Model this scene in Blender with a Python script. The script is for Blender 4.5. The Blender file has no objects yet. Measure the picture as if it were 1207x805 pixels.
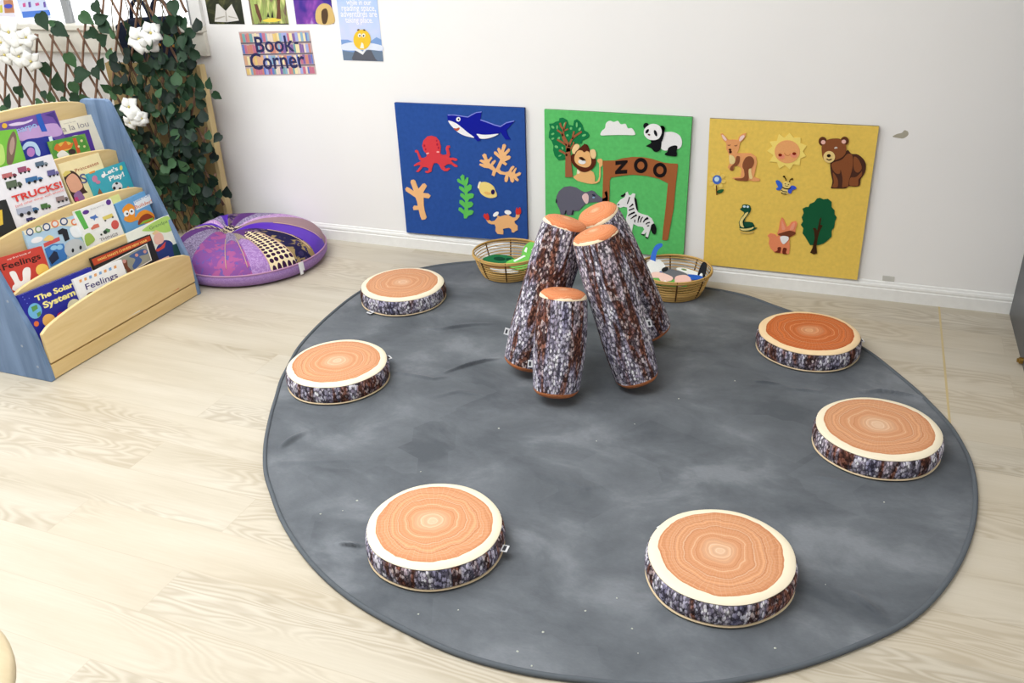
import bpy, bmesh, math, random
from mathutils import Vector, Matrix
random.seed(7)
scn = bpy.context.scene
COL = scn.collection
PI = math.pi
W, H = 1207, 805
# ------------------------------------------------------------------ camera
FPX, YAW, PITCH, ROLL = 1039.1, -0.38931, 0.46919, -0.03987
CAMP = Vector((0, -3.44588, 1.46974))
FW = Vector((math.sin(YAW)*math.cos(PITCH), math.cos(YAW)*math.cos(PITCH), -math.sin(PITCH)))
_r = Vector((math.cos(YAW), -math.sin(YAW), 0)); _u = _r.cross(FW)
RT = _r*math.cos(ROLL) + _u*math.sin(ROLL)
UP = _u*math.cos(ROLL) - _r*math.sin(ROLL)
cam = bpy.data.cameras.new('camera'); camo = bpy.data.objects.new('camera', cam); COL.objects.link(camo)
cam.sensor_width = 36; cam.lens = FPX/W*36; cam.clip_start = .05
camo.matrix_world = Matrix(((RT.x, UP.x, -FW.x, CAMP.x), (RT.y, UP.y, -FW.y, CAMP.y), (RT.z, UP.z, -FW.z, CAMP.z), (0, 0, 0, 1)))
scn.camera = camo

class Plane:
    """a real plane in the room: origin o, unit normal n (towards the viewer)"""
    def __init__(s, o, n): s.o = Vector(o); s.n = Vector(n).normalized()
    def at(s, px, py):
        d = FW + RT*((px-W/2)/FPX) + UP*((H/2-py)/FPX)
        t = (s.o-CAMP).dot(s.n)/d.dot(s.n)
        return CAMP + d*t
    def off(s, k): return Plane(s.o+s.n*k, s.n)
def WALL(y): return Plane((0, y, 0), (0, -1, 0))
def FLOOR(z): return Plane((0, 0, z), (0, 0, 1))

# ------------------------------------------------------------------ materials
def lin(c):
    return tuple((v/12.92 if v <= .04045 else ((v+.055)/1.055)**2.4) for v in [x/255 for x in c])
def rgba(c): return (*lin(c), 1)
class NT:
    def __init__(s, name, rough=.6, spec=.3):
        s.m = bpy.data.materials.new(name); s.m.use_nodes = True
        s.t = s.m.node_tree; s.N = s.t.nodes; s.L = s.t.links
        s.b = s.N['Principled BSDF']; s.b.inputs['Roughness'].default_value = rough
        s.b.inputs['Specular IOR Level'].default_value = spec
    def n(s, typ, **kw):
        x = s.N.new(typ)
        for k, v in kw.items():
            if k.startswith('i_'):
                key = k[2:].replace('_', ' ')
                x.inputs[int(key) if key.isdigit() else key].default_value = v
            else: setattr(x, k, v)
        return x
    def l(s, a, b): s.L.new(a, b)
    def coord(s, out='Object', scale=(1, 1, 1), rot=(0, 0, 0), loc=(0, 0, 0)):
        t = s.n('ShaderNodeTexCoord'); mp = s.n('ShaderNodeMapping')
        mp.inputs['Scale'].default_value = scale; mp.inputs['Rotation'].default_value = rot; mp.inputs['Location'].default_value = loc
        s.l(t.outputs[out], mp.inputs[0]); return mp.outputs[0]
    def noise(s, co, scale=5, detail=3, rough=.5, dist=0):
        x = s.n('ShaderNodeTexNoise'); x.inputs['Scale'].default_value = scale; x.inputs['Detail'].default_value = detail
        x.inputs['Roughness'].default_value = rough; x.inputs['Distortion'].default_value = dist
        if co is not None: s.l(co, x.inputs['Vector'])
        return x.outputs['Fac']
    def ramp(s, fac, stops, interp='LINEAR'):
        x = s.n('ShaderNodeValToRGB'); e = x.color_ramp.elements; x.color_ramp.interpolation = interp
        while len(e) < len(stops): e.new(.5)
        for el, (p, c) in zip(e, stops): el.position = p; el.color = rgba(c) if len(c) == 3 and max(c) > 1.001 or c == (0, 0, 0) else (*c, 1)
        s.l(fac, x.inputs[0]); return x.outputs[0]
    def mix(s, f, a, b, mode='MIX'):
        x = s.n('ShaderNodeMix', data_type='RGBA', blend_type=mode)
        for sock, v in ((x.inputs['Factor'], f), (x.inputs['A'], a), (x.inputs['B'], b)):
            if hasattr(v, 'links') or hasattr(v, 'is_linked'): s.l(v, sock)
            elif isinstance(v, (int, float)): sock.default_value = v
            else: sock.default_value = rgba(v)
        return x.outputs['Result']
    def math(s, op, a, b=None, c=None):
        x = s.n('ShaderNodeMath', operation=op)
        for i, v in enumerate((a, b, c)):
            if v is None: continue
            if hasattr(v, 'is_linked'): s.l(v, x.inputs[i])
            else: x.inputs[i].default_value = v
        return x.outputs[0]
    def bump(s, h, strength=.3, dist=.002):
        x = s.n('ShaderNodeBump'); x.inputs['Strength'].default_value = strength; x.inputs['Distance'].default_value = dist
        s.l(h, x.inputs['Height']); s.l(x.outputs[0], s.b.inputs['Normal'])
    def col(s, c):
        if hasattr(c, 'is_linked'): s.l(c, s.b.inputs['Base Color'])
        else: s.b.inputs['Base Color'].default_value = rgba(c)
        return s
_cache = {}
def plain(name, c, rough=.6, spec=.3, metal=0):
    k = (name, c)
    if k in _cache: return _cache[k]
    m = NT(name, rough, spec)
    f = m.noise(m.coord(scale=(1, 1, 1)), 40, 2)
    dark = tuple(int(v*.95) for v in c)
    m.col(m.mix(f, c, dark)); m.b.inputs['Metallic'].default_value = metal
    _cache[k] = m.m; return m.m
def felt(c, amt=.93, sc=350):
    k = ('felt', c)
    if k in _cache: return _cache[k]
    m = NT('felt', .95, .05); co = m.coord()
    f = m.noise(co, sc, 3, .6)
    m.col(m.mix(f, tuple(min(255, int(v*1.04)) for v in c), tuple(int(v*amt) for v in c)))
    m.bump(f, .5, .001); _cache[k] = m.m; return m.m
def ink(c):           # print on paper or card
    return plain('print', c, .45, .3)

def mat_floor():
    m = NT('pale oak vinyl', .38, .35)
    t = m.n('ShaderNodeTexCoord')
    br = m.n('ShaderNodeTexBrick'); br.offset = .37; br.offset_frequency = 2
    for k, v in (('Scale', 1.), ('Mortar Size', .0009), ('Mortar Smooth', .2), ('Bias', 0.), ('Brick Width', 1.22), ('Row Height', .152)): br.inputs[k].default_value = v
    br.inputs['Color1'].default_value = (0, 0, 0, 1); br.inputs['Color2'].default_value = (1, 1, 1, 1); br.inputs['Mortar'].default_value = (.5, .5, .5, 1)
    mp = m.n('ShaderNodeMapping'); mp.inputs['Location'].default_value = (.21, .05, 0)
    m.l(t.outputs['Object'], mp.inputs[0]); m.l(mp.outputs[0], br.inputs['Vector'])
    rnd = m.n('ShaderNodeSeparateColor'); m.l(br.outputs['Color'], rnd.inputs[0]); r = rnd.outputs[0]
    # every plank reads its own stretch of grain
    off = m.n('ShaderNodeCombineXYZ'); m.l(m.math('MULTIPLY', r, 17.3), off.inputs[0]); m.l(m.math('MULTIPLY', r, 9.1), off.inputs[1])
    ad = m.n('ShaderNodeVectorMath', operation='ADD'); m.l(t.outputs['Object'], ad.inputs[0]); m.l(off.outputs[0], ad.inputs[1])
    def mapped(s):
        q = m.n('ShaderNodeMapping'); q.inputs['Scale'].default_value = s; m.l(ad.outputs[0], q.inputs[0]); return q.outputs[0]
    fine = m.noise(mapped((4, 105, 1)), 1.6, 5, .7)
    broad = m.noise(mapped((1.1, 7, 1)), 1.2, 3, .55)
    # cathedral figure: contour lines of a stretched height field
    hill = m.noise(mapped((1.35, 7.5, 1)), 1.15, 2.4, .5, .35)
    fig = m.math('SINE', m.math('MULTIPLY', hill, 120.))
    mask = m.math('SMOOTHSTEP' if False else 'GREATER_THAN', 0, 1)
    mk = m.n('ShaderNodeMapRange'); mk.interpolation_type = 'SMOOTHSTEP'
    m.l(m.noise(mapped((.8, 4, 1)), .9, 1), mk.inputs[0]); mk.inputs[1].default_value = .44; mk.inputs[2].default_value = .58
    figm = m.math('MULTIPLY', m.math('MULTIPLY_ADD', fig, .5, .5), mk.outputs[0])
    c = m.ramp(broad, [(.3, (187, 179, 162)), (.5, (200, 193, 178)), (.72, (210, 204, 191))])
    c = m.mix(m.math('MULTIPLY', fine, .5), c, (160, 146, 124))
    c = m.mix(m.math('MULTIPLY', figm, .42), c, (140, 124, 100))
    c = m.mix(m.math('MULTIPLY', r, .30), c, (196, 181, 156))
    c = m.mix(m.math('MULTIPLY', br.outputs['Fac'], .35), c, (168, 152, 128))
    m.col(c)
    rr = m.n('ShaderNodeMapRange'); m.l(fine, rr.inputs[0]); rr.inputs[3].default_value = .34; rr.inputs[4].default_value = .48
    m.l(rr.outputs[0], m.b.inputs['Roughness'])
    m.bump(m.math('SUBTRACT', fine, br.outputs['Fac']), .12, .0008)
    return m.m
def mat_wall():
    m = NT('white painted plaster', .55, .25); co = m.coord()
    f = m.noise(co, 2.2, 3); g = m.noise(co, 160, 2)
    c = m.mix(f, (241, 239, 237), (235, 233, 231))
    m.col(c); m.bump(g, .08, .001); return m.m
def mat_rug():
    m = NT('grey velour rug', .9, .12); co = m.coord()
    warp = m.noise(m.coord(scale=(1, 1.4, 1), rot=(0, 0, .5)), 3.2, 5, .6, .35)
    fine = m.noise(m.coord(scale=(1, 2.2, 1), rot=(0, 0, .3)), 95, 4, .7)
    # brushed patches of pile, each lying its own way
    vo = m.n('ShaderNodeTexVoronoi'); vo.distance = 'CHEBYCHEV'; vo.inputs['Scale'].default_value = 4.2; m.l(m.coord(scale=(1, 1.25, 1), rot=(0, 0, .45)), vo.inputs['Vector'])
    sp = m.n('ShaderNodeSeparateColor'); m.l(vo.outputs['Color'], sp.inputs[0])
    c = m.ramp(warp, [(.36, (84, 88, 93)), (.47, (98, 102, 107)), (.55, (108, 112, 117)), (.66, (130, 134, 139))])
    c = m.mix(m.math('MULTIPLY', sp.outputs[0], .27), c, (126, 130, 135))
    c = m.mix(m.math('MULTIPLY', fine, .36), c, (68, 72, 79))
    m.col(c); m.b.inputs['Sheen Weight'].default_value = .12; m.b.inputs['Sheen Roughness'].default_value = .4
    m.bump(fine, .35, .002); return m.m
def mat_bark():
    """printed bark: vertical bands of rust, lilac-grey and white, broken into flecks. UV in metres (u round the girth, v along it)."""
    m = NT('printed bark fabric', .85, .12)
    t = m.n('ShaderNodeTexCoord'); uv = t.outputs['UV']
    oi = m.n('ShaderNodeObjectInfo')
    of = m.n('ShaderNodeCombineXYZ'); m.l(m.math('MULTIPLY', oi.outputs['Random'], 5.), of.inputs[0]); m.l(m.math('MULTIPLY', oi.outputs['Random'], 9.), of.inputs[1])
    ad = m.n('ShaderNodeVectorMath', operation='ADD'); m.l(uv, ad.inputs[0]); m.l(of.outputs[0], ad.inputs[1])
    def mapped(s):
        q = m.n('ShaderNodeMapping'); q.inputs['Scale'].default_value = s; m.l(ad.outputs[0], q.inputs[0]); return q.outputs[0]
    band = m.noise(mapped((15, 2.2, 1)), 1., 3, .55, .3)
    base = m.ramp(band, [(.26, (104, 104, 128)), (.38, (140, 136, 156)), (.45, (206, 202, 208)), (.51, (150, 146, 164)), (.56, (122, 84, 70)), (.62, (112, 70, 56)), (.68, (170, 156, 164)), (.76, (200, 194, 202))])
    vo = m.n('ShaderNodeTexVoronoi'); vo.inputs['Scale'].default_value = 1.; m.l(mapped((165, 95, 1)), vo.inputs['Vector'])
    sep = m.n('ShaderNodeSeparateColor'); m.l(vo.outputs['Color'], sep.inputs[0])
    cell = m.ramp(sep.outputs[0], [(0., (22, 18, 24)), (.24, (70, 62, 72)), (.48, (132, 126, 140)), (.70, (222, 218, 222)), (.92, (255, 255, 255))])
    vo2 = m.n('ShaderNodeTexVoronoi'); vo2.inputs['Scale'].default_value = 1.; m.l(mapped((75, 40, 1)), vo2.inputs['Vector'])
    sep2 = m.n('ShaderNodeSeparateColor'); m.l(vo2.outputs['Color'], sep2.inputs[0])
    c = m.mix(.62, base, cell, 'OVERLAY')
    c = m.mix(m.math('MULTIPLY', m.math('GREATER_THAN', sep2.outputs[1], .62), .35), c, cell)
    edge = m.math('LESS_THAN', m.math('SUBTRACT', .62, vo.outputs['Distance']), .04)
    c = m.mix(m.math('MULTIPLY', edge, .7), c, (22, 17, 22))
    m.col(c); m.bump(vo.outputs['Distance'], -.6, .003) if False else m.bump(m.math('SUBTRACT', 1., vo.outputs['Distance']), .45, .003)
    return m.m
def mat_slice(name, heart, dark, pale, R=.1736, hr=.845):
    """printed end grain: growth rings round an off-centre pith, pale sapwood rim. Object coordinates, metres."""
    m = NT(name, .6, .2)
    t = m.n('ShaderNodeTexCoord'); oi = m.n('ShaderNodeObjectInfo')
    flat = m.n('ShaderNodeVectorMath', operation='MULTIPLY'); m.l(t.outputs['Object'], flat.inputs[0]); flat.inputs[1].default_value = (1, 1, 0)
    seed = m.n('ShaderNodeCombineXYZ'); m.l(m.math('MULTIPLY', oi.outputs['Random'], 11.), seed.inputs[2])
    ad = m.n('ShaderNodeVectorMath', operation='ADD'); m.l(flat.outputs[0], ad.inputs[0]); m.l(seed.outputs[0], ad.inputs[1])
    n1 = m.noise(ad.outputs[0], 2.2/R*.45, 3, .5)
    n2 = m.noise(ad.outputs[0], 4.5/R, 2, .5)
    ln = m.n('ShaderNodeVectorMath', operation='LENGTH'); m.l(flat.outputs[0], ln.inputs[0])
    rad = m.math('DIVIDE', ln.outputs['Value'], R)
    wob = m.math('ADD', rad, m.math('MULTIPLY', m.math('SUBTRACT', n1, .5), .42))
    wob = m.math('ADD', wob, m.math('MULTIPLY', m.math('SUBTRACT', n2, .5), .09))
    ring = m.math('MULTIPLY_ADD', m.math('SINE', m.math('MULTIPLY', wob, 88.)), .5, .5)
    ring2 = m.noise(None, 1, 3, .6); nd = ring2.node; cx = m.n('ShaderNodeCombineXYZ'); m.l(m.math('MULTIPLY', wob, 17.), cx.inputs[0]); m.l(cx.outputs[0], nd.inputs['Vector'])
    tone = m.n('ShaderNodeMapRange'); m.l(ring2, tone.inputs[0]); tone.inputs[1].default_value = .38; tone.inputs[2].default_value = .64
    c = m.mix(m.math('MULTIPLY', ring, .34), heart, dark)
    c = m.mix(m.math('MULTIPLY', tone.outputs[0], .75), c, dark)
    ring3 = m.noise(None, 1, 2, .6); nd = ring3.node; cx = m.n('ShaderNodeCombineXYZ'); m.l(m.math('MULTIPLY_ADD', wob, 30., 7.), cx.inputs[0]); m.l(cx.outputs[0], nd.inputs['Vector'])
    lt = m.n('ShaderNodeMapRange'); m.l(ring3, lt.inputs[0]); lt.inputs[1].default_value = .56; lt.inputs[2].default_value = .66
    c = m.mix(m.math('MULTIPLY', lt.outputs[0], .42), c, pale)
    core = m.n('ShaderNodeMapRange'); m.l(wob, core.inputs[0]); core.inputs[1].default_value = .0; core.inputs[2].default_value = .30; core.inputs[3].default_value = .40; core.inputs[4].default_value = 0
    c = m.mix(core.outputs[0], c, pale)
    # radial checks
    at = m.n('ShaderNodeSeparateXYZ'); m.l(flat.outputs[0], at.inputs[0])
    ang = m.math('ARCTAN2', at.outputs[1], at.outputs[0])
    chk = m.math('GREATER_THAN', m.math('SINE', m.math('ADD', m.math('MULTIPLY', ang, 71.), m.math('MULTIPLY', n1, 40.))), .9)
    c = m.mix(m.math('MULTIPLY', chk, .10), c, pale)
    ed = m.math('ADD', m.math('ADD', rad, m.math('MULTIPLY', m.math('SUBTRACT', n1, .5), .13)), m.math('MULTIPLY', m.math('SUBTRACT', n2, .5), .05))
    c = m.mix(m.math('MULTIPLY', m.math('GREATER_THAN', ed, hr-.022), .5), c, dark)
    c = m.mix(m.math('GREATER_THAN', ed, hr), c, pale)
    m.col(c); m.bump(m.noise(t.outputs['Object'], 400, 2), .15, .001); return m.m
def mat_wood(name, a, b, axis=0, rough=.45, sc=1.):
    m = NT(name, rough, .3)
    s = [28*sc]*3; s[axis] = 2.2*sc
    co = m.coord(scale=tuple(s))
    f = m.noise(co, 1., 4, .6, .6); g = m.noise(m.coord(scale=tuple(x*4 for x in s)), 1., 3)
    c = m.ramp(f, [(.3, a), (.7, b)])
    c = m.mix(m.math('MULTIPLY', g, .22), c, tuple(int(v*.82) for v in a))
    m.col(c); m.bump(g, .08, .001); return m.m

M = {}
M['floor'] = mat_floor(); M['wall'] = mat_wall(); M['rug'] = mat_rug(); M['bark'] = mat_bark()
M['gloss_white'] = plain('white gloss paint', (240, 239, 236), .3, .4)
M['trim_cream'] = plain('cream gloss paint', (226, 222, 210), .4, .3)
M['slice'] = mat_slice('log slice print', (217, 162, 120), (184, 116, 76), (236, 224, 198))
M['slice_deep'] = mat_slice('log slice print orange', (212, 116, 60), (172, 80, 38), (244, 214, 170))
M['slice_log'] = mat_slice('log end print', (222, 146, 98), (196, 106, 62), (246, 224, 190), R=.075, hr=.94)
M['slice_foot'] = mat_slice('log foot print', (196, 124, 78), (160, 84, 48), (214, 160, 112), R=.075, hr=1.25)
M['cream_cloth'] = plain('cream cloth', (226, 204, 168), .8, .1)
M['tag'] = plain('woven tag', (232, 232, 234), .7, .1)
M['tag_ink'] = plain('tag print', (60, 60, 66), .7, .1)
M['maple'] = mat_wood('pale maple', (226, 200, 148), (238, 217, 172), 0)
M['maple_v'] = mat_wood('pale maple front', (220, 190, 132), (234, 208, 156), 1)
M['blue_wood'] = mat_wood('blue stained wood', (90, 114, 146), (126, 151, 186), 2, .45, .7)
M['tan_board'] = mat_wood('tan particle board', (158, 134, 88), (182, 158, 108), 2, .6)
M['edge_board'] = mat_wood('board edge strip', (206, 182, 128), (222, 200, 150), 2, .5)
M['willow'] = mat_wood('brown willow rod', (104, 76, 60), (138, 106, 86), 2, .6)
M['navy_bag'] = plain('navy canvas', (34, 40, 58), .85, .1)
M['charcoal'] = plain('charcoal laminate', (62, 65, 70), .35, .4)
M['brass'] = plain('brass', (176, 140, 70), .35, .5, .9)
M['wire'] = plain('golden wicker', (204, 164, 96), .5, .3)
M['wire_dark'] = plain('dark wicker binding', (96, 68, 34), .6, .2)
M['rug_edge'] = plain('grey rug binding', (94, 99, 105), .8, .1)

# ------------------------------------------------------------------ object helpers
def tag(o, label=None, cat=None, group=None, kind=None):
    if label: o['label'] = label
    if cat: o['category'] = cat
    if group: o['group'] = group
    if kind: o['kind'] = kind
    return o
def empty(name, loc, label=None, cat=None, group=None, rot=None):
    o = bpy.data.objects.new(name, None); COL.objects.link(o); o.location = loc; o.empty_display_size = .05
    if rot: o.rotation_euler = rot
    return tag(o, label, cat, group)
def link_mesh(name, me, mat, parent=None):
    o = bpy.data.objects.new(name, me); COL.objects.link(o)
    if mat is not None:
        me.materials.clear()
        for mm in (mat if isinstance(mat, (list, tuple)) else [mat]): me.materials.append(mm)
    if parent: o.parent = parent
    return o
def world_of(o):
    p = Vector((0, 0, 0))
    while o is not None: p = p + o.location; o = o.parent
    return p
def mesh(name, verts, faces, mat, parent=None, smooth=False, local=False):
    """verts in world space unless local; parents are only ever translated here"""
    base = Vector((0, 0, 0)) if (local or parent is None) else world_of(parent)
    me = bpy.data.meshes.new(name)
    me.from_pydata([tuple(Vector(v)-base) for v in verts], [], faces)
    bm = bmesh.new(); bm.from_mesh(me); bmesh.ops.recalc_face_normals(bm, faces=bm.faces); bm.to_mesh(me); bm.free()
    if smooth:
        for p in me.polygons: p.use_smooth = True
    return link_mesh(name, me, mat, parent)
class MB:
    def __init__(s): s.v = []; s.f = []; s.mi = []
    def add(s, v, f, mi=0):
        k = len(s.v); s.v += [Vector(x) for x in v]; s.f += [tuple(i+k for i in q) for q in f]; s.mi += [mi]*len(f)
    def box(s, a, b, mi=0):
        x0, y0, z0 = a; x1, y1, z1 = b
        s.add([(x0, y0, z0), (x1, y0, z0), (x1, y1, z0), (x0, y1, z0), (x0, y0, z1), (x1, y0, z1), (x1, y1, z1), (x0, y1, z1)],
              [(0, 3, 2, 1), (4, 5, 6, 7), (0, 1, 5, 4), (1, 2, 6, 5), (2, 3, 7, 6), (3, 0, 4, 7)], mi)
    def prism(s, pts, vec, mi=0):
        n = len(pts); vec = Vector(vec); p = [Vector(q) for q in pts]
        s.add(p+[q+vec for q in p], [tuple(range(n-1, -1, -1)), tuple(range(n, 2*n))]+[(i, (i+1) % n, n+(i+1) % n, n+i) for i in range(n)], mi)
    def tube(s, path, r, n=8, closed=False, mi=0, caps=True):
        path = [Vector(p) for p in path]; m = len(path); vs = []; fs = []
        ref = None
        for i, p in enumerate(path):
            a = path[(i-1) % m] if (closed or i > 0) else p; b = path[(i+1) % m] if (closed or i < m-1) else p
            d = (b-a).normalized()
            if ref is None:
                ref = Vector((0, 0, 1)) if abs(d.z) < .9 else Vector((1, 0, 0))
            u = ref.cross(d).normalized() if ref.cross(d).length > 1e-5 else d.orthogonal().normalized(); w = d.cross(u)
            ref = u.cross(d)*-1 if False else w
            ri = r(i/(m-1)) if callable(r) else r
            for k in range(n):
                an = 2*PI*k/n; vs.append(p+(u*math.cos(an)+w*math.sin(an))*ri)
        for i in range(m if closed else m-1):
            j = (i+1) % m
            for k in range(n): fs.append((i*n+k, i*n+(k+1) % n, j*n+(k+1) % n, j*n+k))
        if caps and not closed:
            fs.append(tuple(range(n-1, -1, -1))); fs.append(tuple((m-1)*n+k for k in range(n)))
        s.add(vs, fs, mi)
    def build(s, name, mat, parent=None, smooth=False, local=False):
        o = mesh(name, s.v, s.f, mat, parent, smooth, local)
        if any(s.mi):
            for p, i in zip(o.data.polygons, s.mi): p.material_index = i
        return o
def bevel(o, w=.003, seg=2):
    md = o.modifiers.new('bevel', 'BEVEL'); md.width = w; md.segments = seg; md.limit_method = 'ANGLE'; md.angle_limit = .6
    return o
def subsurf(o, lv=1):
    md = o.modifiers.new('sub', 'SUBSURF'); md.levels = md.render_levels = lv; return o
def lathe(profile, n=64, uvscale=None):
    """profile [(r,z)] -> verts, faces, uv rows (u metres round the girth, v metres along the profile)"""
    vs = []; fs = []
    for r, z in profile:
        for k in range(n):
            a = 2*PI*k/n; vs.append((r*math.cos(a), r*math.sin(a), z))
    for i in range(len(profile)-1):
        for k in range(n):
            fs.append((i*n+k, i*n+(k+1) % n, (i+1)*n+(k+1) % n, (i+1)*n+k))
    return vs, fs
def lathe_mesh(name, profile, n=64, smooth=True, wob=None):
    vs, fs = lathe(profile, n)
    if wob: vs = [wob(Vector(v)) for v in vs]
    me = bpy.data.meshes.new(name); me.from_pydata([tuple(v) for v in vs], [], fs)
    uv = me.uv_layers.new(name='UVMap'); R = max(p[0] for p in profile)
    acc = [0]
    for a, b in zip(profile, profile[1:]): acc.append(acc[-1]+math.hypot(a[0]-b[0], a[1]-b[1]))
    for p in me.polygons:
        p.use_smooth = smooth
        ks = [me.loops[li].vertex_index for li in p.loop_indices]
        wrap = any(k % n == n-1 for k in ks) and any(k % n == 0 for k in ks)
        for li in p.loop_indices:
            k = me.loops[li].vertex_index; c = k % n
            if wrap and c == 0: c = n
            uv.data[li].uv = (2*PI*R*c/n, acc[k//n])
    bm = bmesh.new(); bm.from_mesh(me); bmesh.ops.recalc_face_normals(bm, faces=bm.faces); bm.to_mesh(me); bm.free()
    return me

# ---- flat shapes lying in a plane (felt cut-outs, print on paper)
def spline(pts, k=5, closed=True):
    n = len(pts); out = []
    for i in range(n):
        p0, p1, p2, p3 = (pts[(i+j-1) % n] for j in range(4))
        for s in range(k):
            t = s/k
            out.append(tuple(.5*((2*p1[d])+(-p0[d]+p2[d])*t+(2*p0[d]-5*p1[d]+4*p2[d]-p3[d])*t*t+(-p0[d]+3*p1[d]-3*p2[d]+p3[d])*t**3) for d in range(2)))
    return out
def ell(cx, cy, rx, ry=None, rot=0, n=28):
    ry = rx if ry is None else ry; c, s = math.cos(rot), math.sin(rot)
    return [(cx+rx*math.cos(a)*c-ry*math.sin(a)*s, cy+rx*math.cos(a)*s+ry*math.sin(a)*c) for a in (2*PI*i/n for i in range(n))]
def line(pts, w):
    """a stroke of half width w along a pixel polyline, as an outline"""
    L = []; R = []
    for i, p in enumerate(pts):
        a = pts[max(i-1, 0)]; b = pts[min(i+1, len(pts)-1)]
        dx, dy = b[0]-a[0], b[1]-a[1]; d = math.hypot(dx, dy) or 1
        ww = w(i/(len(pts)-1)) if callable(w) else w
        L.append((p[0]-dy/d*ww, p[1]+dx/d*ww)); R.append((p[0]+dy/d*ww, p[1]-dx/d*ww))
    return L+R[::-1]
def slab(mb, plane, pts, lift, thick, mi=0):
    a = [plane.off(lift).at(*p) for p in pts]
    # the outline is moved along the plane's normal, so front and back are the same shape
    mb.prism(a, plane.n*thick, mi)
def cut(name, plane, shapes, lift, thick, mat, parent=None, base=None):
    """one mesh from one or more outlines; shapes = list of pixel outlines"""
    if name in SPLIT and len(shapes) > 1:
        for s in shapes: o = cut(name, plane, [s], lift, thick, mat, parent)
        return o
    mb = MB()
    for s in shapes: slab(mb, plane, s, lift, thick)
    return mb.build(name, mat, parent)
SPLIT = {'leaf_window', 'porthole', 'porthole_pane', 'inner_ear', 'dark_dot', 'tree_trunk', 'dark_tree', 'eye_white', 'pupil', 'eyebrow', 'hoof', 'mane', 'brow', 'cheek', 'purple_badge', 'wheel', 'child_hair', 'pink_figure', 'violet_figure', 'sock', 'football_patch', 'toe_line', 'eye', 'belly', 'earth_land', 'boiler_shine', 'pink_flower', 'antenna_tip', 'page_shade'}
def text_mesh(s, bold=0., ext=0.):
    cu = bpy.data.curves.new('lettering', 'FONT'); cu.body = s; cu.size = 1.; cu.offset = bold; cu.extrude = ext; cu.resolution_u = 3
    o = bpy.data.objects.new('lettering', cu); COL.objects.link(o)
    dg = bpy.context.evaluated_depsgraph_get(); dg.update()
    me = bpy.data.meshes.new_from_object(o.evaluated_get(dg)); bpy.data.objects.remove(o); bpy.data.curves.remove(cu)
    return me
def lettering(name, s, plane, p0, p1, mat, parent=None, hk=1., bold=.0, lift=.0004, thick=.0003):
    """text whose baseline runs from pixel p0 to p1 on a real plane; hk stretches its height"""
    me = text_mesh(s, bold, .5)
    xs = [v.co.x for v in me.vertices]; x0, x1 = min(xs), max(xs)
    a, b = plane.off(lift).at(*p0), plane.off(lift).at(*p1)
    e1 = (b-a).normalized(); e2 = plane.n.cross(e1); k = (b-a).length/(x1-x0)
    base = world_of(parent) if parent else Vector((0, 0, 0))
    for v in me.vertices:
        c = v.co; v.co = a + e1*((c.x-x0)*k) + e2*(c.y*k*hk) + plane.n*((c.z+.5)*thick) - base
    return link_mesh(name, me, mat, parent)

# ------------------------------------------------------------------ the setting
WY = .012            # plaster face of the back wall; skirting front is y = 0
mb = MB(); mb.box((-6, -6, -.05), (3.2, .2, 0)); floor = tag(mb.build('floor', M['floor']), kind='structure')
WX0, WX1, WZ0, WZ1 = -4.75, -2.94, .98, 2.05
mb = MB()
mb.box((-6, WY, 0), (3.2, WY+.12, WZ0)); mb.box((-6, WY, WZ1), (3.2, WY+.12, 2.75))
mb.box((-6, WY, WZ0), (WX0, WY+.12, WZ1)); mb.box((WX1, WY, WZ0), (3.2, WY+.12, WZ1))
tag(mb.build('wall_back', M['wall']), kind='structure')
mb = MB(); mb.box((-6, -6, 2.75), (3.2, .2, 2.8)); tag(mb.build('ceiling', M['wall']), kind='structure')
# skirting: moulded profile swept along the wall
prof = [(0, 0), (0, .046), (.0025, .049), (.0025, .053), (.001, .056), (.003, .064), (.006, .067), (.008, .074), (WY, .0765), (WY, 0)]
mb = MB(); mb.prism([(-6, y, z) for y, z in prof], (9.2, 0, 0)); tag(mb.build('baseboard_back', M['gloss_white']), kind='structure')
# window in the back wall behind the trellis
win = empty('window_1', (-3.8, WY, WZ0)); tag(win, kind='structure')
mb = MB(); mb.box((WX0-.1, -.012, .849), (-2.874, WY, .955)); mb.box((WX0-.1, -.03, .955), (-2.874, WY+.05, .981))
bevel(mb.build('window_sill', M['trim_cream'], win), .004)
mb = MB(); mb.box((-2.936, -.008, .981), (-2.874, WY+.001, 2.12)); mb.box((WX0-.06, -.008, .981), (WX0, WY+.001, 2.12)); mb.box((WX0-.06, -.008, 2.05), (-2.874, WY+.001, 2.12))
bevel(mb.build('window_casing', M['gloss_white'], win), .003)
mb = MB(); xm = WALL(.03).at(79, 14).x
mb.box((xm-.018, .02, .981), (xm+.018, .05, 2.05)); mb.box((WX1-.03, .02, .981), (WX1, .05, 2.05)); mb.box((WX0, .02, .981), (WX0+.03, .05, 2.05))
mb.box((WX0, .02, 2.02), (WX1, .05, 2.05))
bevel(mb.build('window_frame', plain('grey aluminium', (150, 152, 154), .4, .5), win), .002)
g = NT('window glass', .02, .5); g.b.inputs['Transmission Weight'].default_value = 1; g.b.inputs['IOR'].default_value = 1.01
mb = MB(); mb.box((WX0+.02, .033, .985), (xm-.01, .036, 2.03)); mb.box((xm+.01, .033, .985), (WX1-.02, .036, 2.03))
mb.build('window_pane', g.m, win)
# seam in the vinyl, a flat welded strip (floor detail)
mb = MB(); mb.box((.3595, -1.2, -.001), (.3665, -.001, .0006)); s = mb.build('seam_strip', plain('yellowish weld', (198, 178, 132), .4), floor)
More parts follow.
